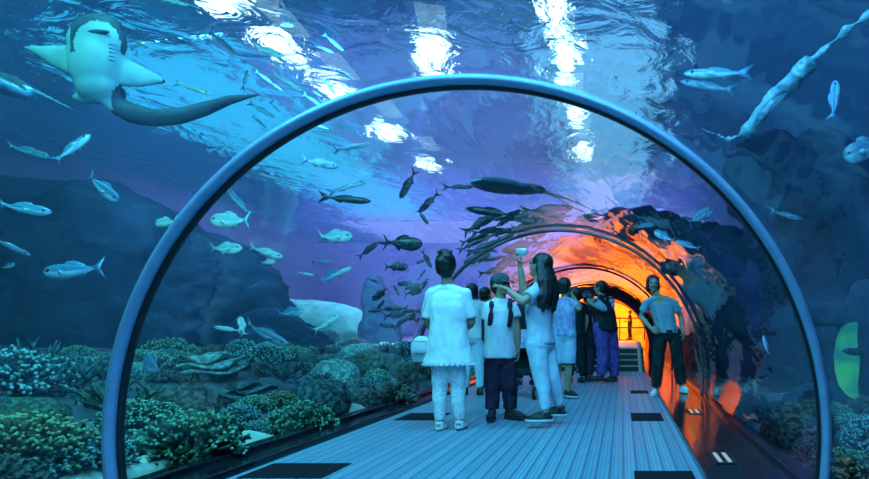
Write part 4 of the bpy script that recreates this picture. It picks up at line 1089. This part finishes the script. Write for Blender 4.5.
# solid stand-in for a bright diagonal beam reflection, and green window at right
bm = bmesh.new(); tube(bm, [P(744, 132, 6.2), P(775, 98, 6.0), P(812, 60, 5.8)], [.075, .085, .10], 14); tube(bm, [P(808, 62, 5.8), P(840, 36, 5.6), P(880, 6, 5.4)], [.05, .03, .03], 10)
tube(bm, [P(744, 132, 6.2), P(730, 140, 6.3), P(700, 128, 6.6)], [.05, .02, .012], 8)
me = remeshed(bm, .02, 1); displace(me, lambda c: .05 * noise.noise(c * 7) + .02 * noise.noise(c * 22)); o = mesh_obj('lightbeam', me, FM['dim'][1]); setp(o, 'pale turquoise driftwood built solid, slanting up at the upper right', 'lightbeam')  # beam of light given a solid shape
M['greenwin'] = emit_mat('green_window', (.2, 1, .55), .42)
_nt = M['greenwin'].node_tree; _e = [n for n in _nt.nodes if n.type == 'EMISSION'][0]; _n = nd(_nt, 'ShaderNodeTexNoise'); _n.inputs['Scale'].default_value = 4; _r = nd(_nt, 'ShaderNodeValToRGB')
_tc = nd(_nt, 'ShaderNodeTexCoord'); _nt.links.new(_tc.outputs['Object'], _n.inputs[0]); _r.color_ramp.elements[0].position = .4; _r.color_ramp.elements[1].position = .62
_r.color_ramp.elements[0].color = (.01, .45, .42, 1); _r.color_ramp.elements[1].color = (.06, .90, .40, 1); _nt.links.new(_n.outputs[0], _r.inputs[0]); _nt.links.new(_r.outputs[0], _e.inputs[0])
c = P(851, 362, 6.0)
k = 6.0 / F; bm = bmesh.new(); out = [(858, 322), (850, 323), (843, 328), (838, 340), (836, 356), (837, 372), (841, 386), (848, 395), (856, 400), (859, 398), (858, 384), (860, 360), (857, 340)]
fr_ = [bm.verts.new(((x - 851) * k, 0, -(y - 362) * k)) for x, y in out]; bk = [bm.verts.new(v.co + Vector((0, .06, 0))) for v in fr_]
bm.faces.new(fr_); bm.faces.new(bk[::-1])
for i in range(len(out)): j = (i + 1) % len(out); bm.faces.new((fr_[i], fr_[j], bk[j], bk[i]))
o = from_bm('window_7', bm, M['greenwin'], smooth=False); o.location = c; setp(o, 'glowing green viewing window in the rocks at the right edge', 'window', kind='structure')
# ================================================================ LIGHT
def area(name, loc, target, size, power, col, sy=None, spread=None):
    L = bpy.data.lights.new(name, 'AREA'); L.shape = 'RECTANGLE'; L.size = size; L.size_y = sy or size; L.energy = power; L.color = col
    if spread: L.spread = spread
    o = bpy.data.objects.new(name, L); COL.objects.link(o); o.location = loc
    o.rotation_euler = (Vector(target) - Vector(loc)).to_track_quat('-Z', 'Y').to_euler(); return o
def spot(name, loc, target, power, col, ang, blend=.5, rad=.1):
    L = bpy.data.lights.new(name, 'SPOT'); L.energy = power; L.color = col; L.spot_size = R(ang); L.spot_blend = blend; L.shadow_soft_size = rad
    o = bpy.data.objects.new(name, L); COL.objects.link(o); o.location = loc
    o.rotation_euler = (Vector(target) - Vector(loc)).to_track_quat('-Z', 'Y').to_euler(); return o
AZ = (.10, .55, 1.0); VI = (.40, .34, 1.0); WH = (.55, .85, 1.0)
area('tank_fill', (-6.5, 9.5, 5.9), (-5.5, 14.5, 3.6), 5, 800, AZ, 3)  # unseen area lights added to colour the water and reef
area('tank_fill', (-.5, 3.5, 5.9), (-.5, 6, 0), 4, 680, (.09, .56, 1), 5)
area('tank_fill', (-3.5, 17, 5.9), (-3.5, 25, 2.0), 12, 8000, VI, 4)
area('tank_fill', (-4.8, 21.5, .8), (-6, 33, 3.0), 4, 2600, (.42, .30, 1.0), 1)  # added low and facing away, washes the far wall violet
area('tank_fill', (6.5, 9, 5.9), (6.5, 13, 3), 4, 110, (.03, .35, 1.0), 3)
area('tank_fill', (-4.5, 2.5, 5.9), (-4.5, 5.5, 0), .8, 260, (.10, .95, .80), .8)
area('tank_fill', (-.84, -2.5, 5.8), (-.84, 3.5, 1.0), 4, 500, (.15, .55, 1), 1.5)  # added behind the viewer to brighten the arch front and visitors
spot('beam_lamp', (-4.2, 12, 5.9), (-5.4, 12.2, 0), 6000, (.4, .6, 1), 18, .6)
# orange hall
area('hall_lamp', (TX, 21, 2.2), (TX, 30, 1.0), 2.5, 650, (1, .50, .09))
area('hall_lamp', (TX, 29.5, 2.2), (TX, 32, .8), 2.5, 650, (1, .50, .09))
# lamps above the water
lampm = emit_mat('overhead_lamp', (.55, .95, 1.0), 4.0)
def lamp(px, py, w, l, rz, lb):
    D = (7.0 - CZ) * F / (HY - py); x = (px - CX) / F * D
    bm = bmesh.new(); bevbox(bm, -w / 2, w / 2, -l / 2, l / 2, -.03, .03, .02)
    o = from_bm('overhead_lamp', bm, lampm, smooth=False); o.location = (x, D, 7.0); o.rotation_euler = (0, 0, rz)
    setp(o, lb, 'lamp', 'lamps above the water')
lamp(433, 30, .55, 1.8, .25, 'bright oval lamp glowing through the surface at top centre')
def lampw(x, y, w, l, lb):
    bm = bmesh.new(); bevbox(bm, -w / 2, w / 2, -l / 2, l / 2, -.03, .03, .02)
    o = from_bm('overhead_lamp', bm, lampm, smooth=False); o.location = (x, y, 7.0); o.rotation_euler = (0, 0, .1)
    bm = bmesh.new(); cone(bm, (0, 0, .03), (0, 0, 3.0), .012, .012, 6); from_bm('hanger', bm, M['steel'], o)
    setp(o, lb, 'lamp', 'lamps above the water')
for i, y in enumerate((9.2, 11.0, 13.0, 15.4, 18.4)):
    lampw(-6.7 + .1 * i, y, .5, 1.3, ('nearest, at the top edge', 'second, above the shoulder of the arch', 'third, just outside the arch', 'fourth, just inside the arch', 'farthest, inside the arch')[i] + ', of the lamp row at upper left')
for i, y in enumerate((9.6, 11.6, 14.2, 17.0)):
    lampw(-1.15, y, .34, 1.7, ('nearest, at the top edge', 'second, above the arch', 'third, right under the arch', 'farthest, inside the arch')[i] + ', of the lamp row right of top centre')
def glow_panel(nm, x0, x1, y0, y1, col, s, lb):  # added emissive panels overhead that tint the rippled surface
    bm = bmesh.new(); bevbox(bm, x0, x1, y0, y1, 10, 10.1, .02)
    setp(from_bm(nm, bm, emit_mat('glowpanel', col, s), smooth=False), lb, 'glowpanel', kind='structure')
glow_panel('window_5', -13.6, -9.6, 13, 29.5, (.03, .50, 1.0), 1.3, 'added azure skylight over the left of the tank, seen through the ripples')
glow_panel('window_8', -9.3, -2.6, 13, 29.5, (.13, .30, 1.0), .62, 'added violet-blue skylight over the middle of the tank')
glow_panel('window_9', -2.3, 1.0, 13, 29.5, (.13, .52, 1.0), 1.2, 'added bright azure skylight above the tunnel')
glow_panel('window_6', -15, 4, 30, 60, (.26, .38, 1.0), 1.15, 'added violet-blue skylight over the far end of the tank')
w = bpy.data.worlds.new('world'); scene.world = w; w.use_nodes = True
w.node_tree.nodes['Background'].inputs[0].default_value = (.02, .22, .75, 1); w.node_tree.nodes['Background'].inputs[1].default_value = .25
# ================================================================ CAMERA
cam = bpy.data.cameras.new('camera'); co = bpy.data.objects.new('camera', cam); COL.objects.link(co)
cam.sensor_width = 36; cam.lens = F * 36 / 869; cam.shift_x = (434.5 - CX) / 869; cam.shift_y = (HY - 239.5) / 869
cam.clip_start = .02
co.location = (0, 0, CZ); co.rotation_euler = (PI / 2, 0, 0)
scene.camera = co
scene.view_settings.view_transform = 'Standard'; scene.view_settings.look = 'None'; scene.view_settings.gamma = 1; scene.view_settings.exposure = 0
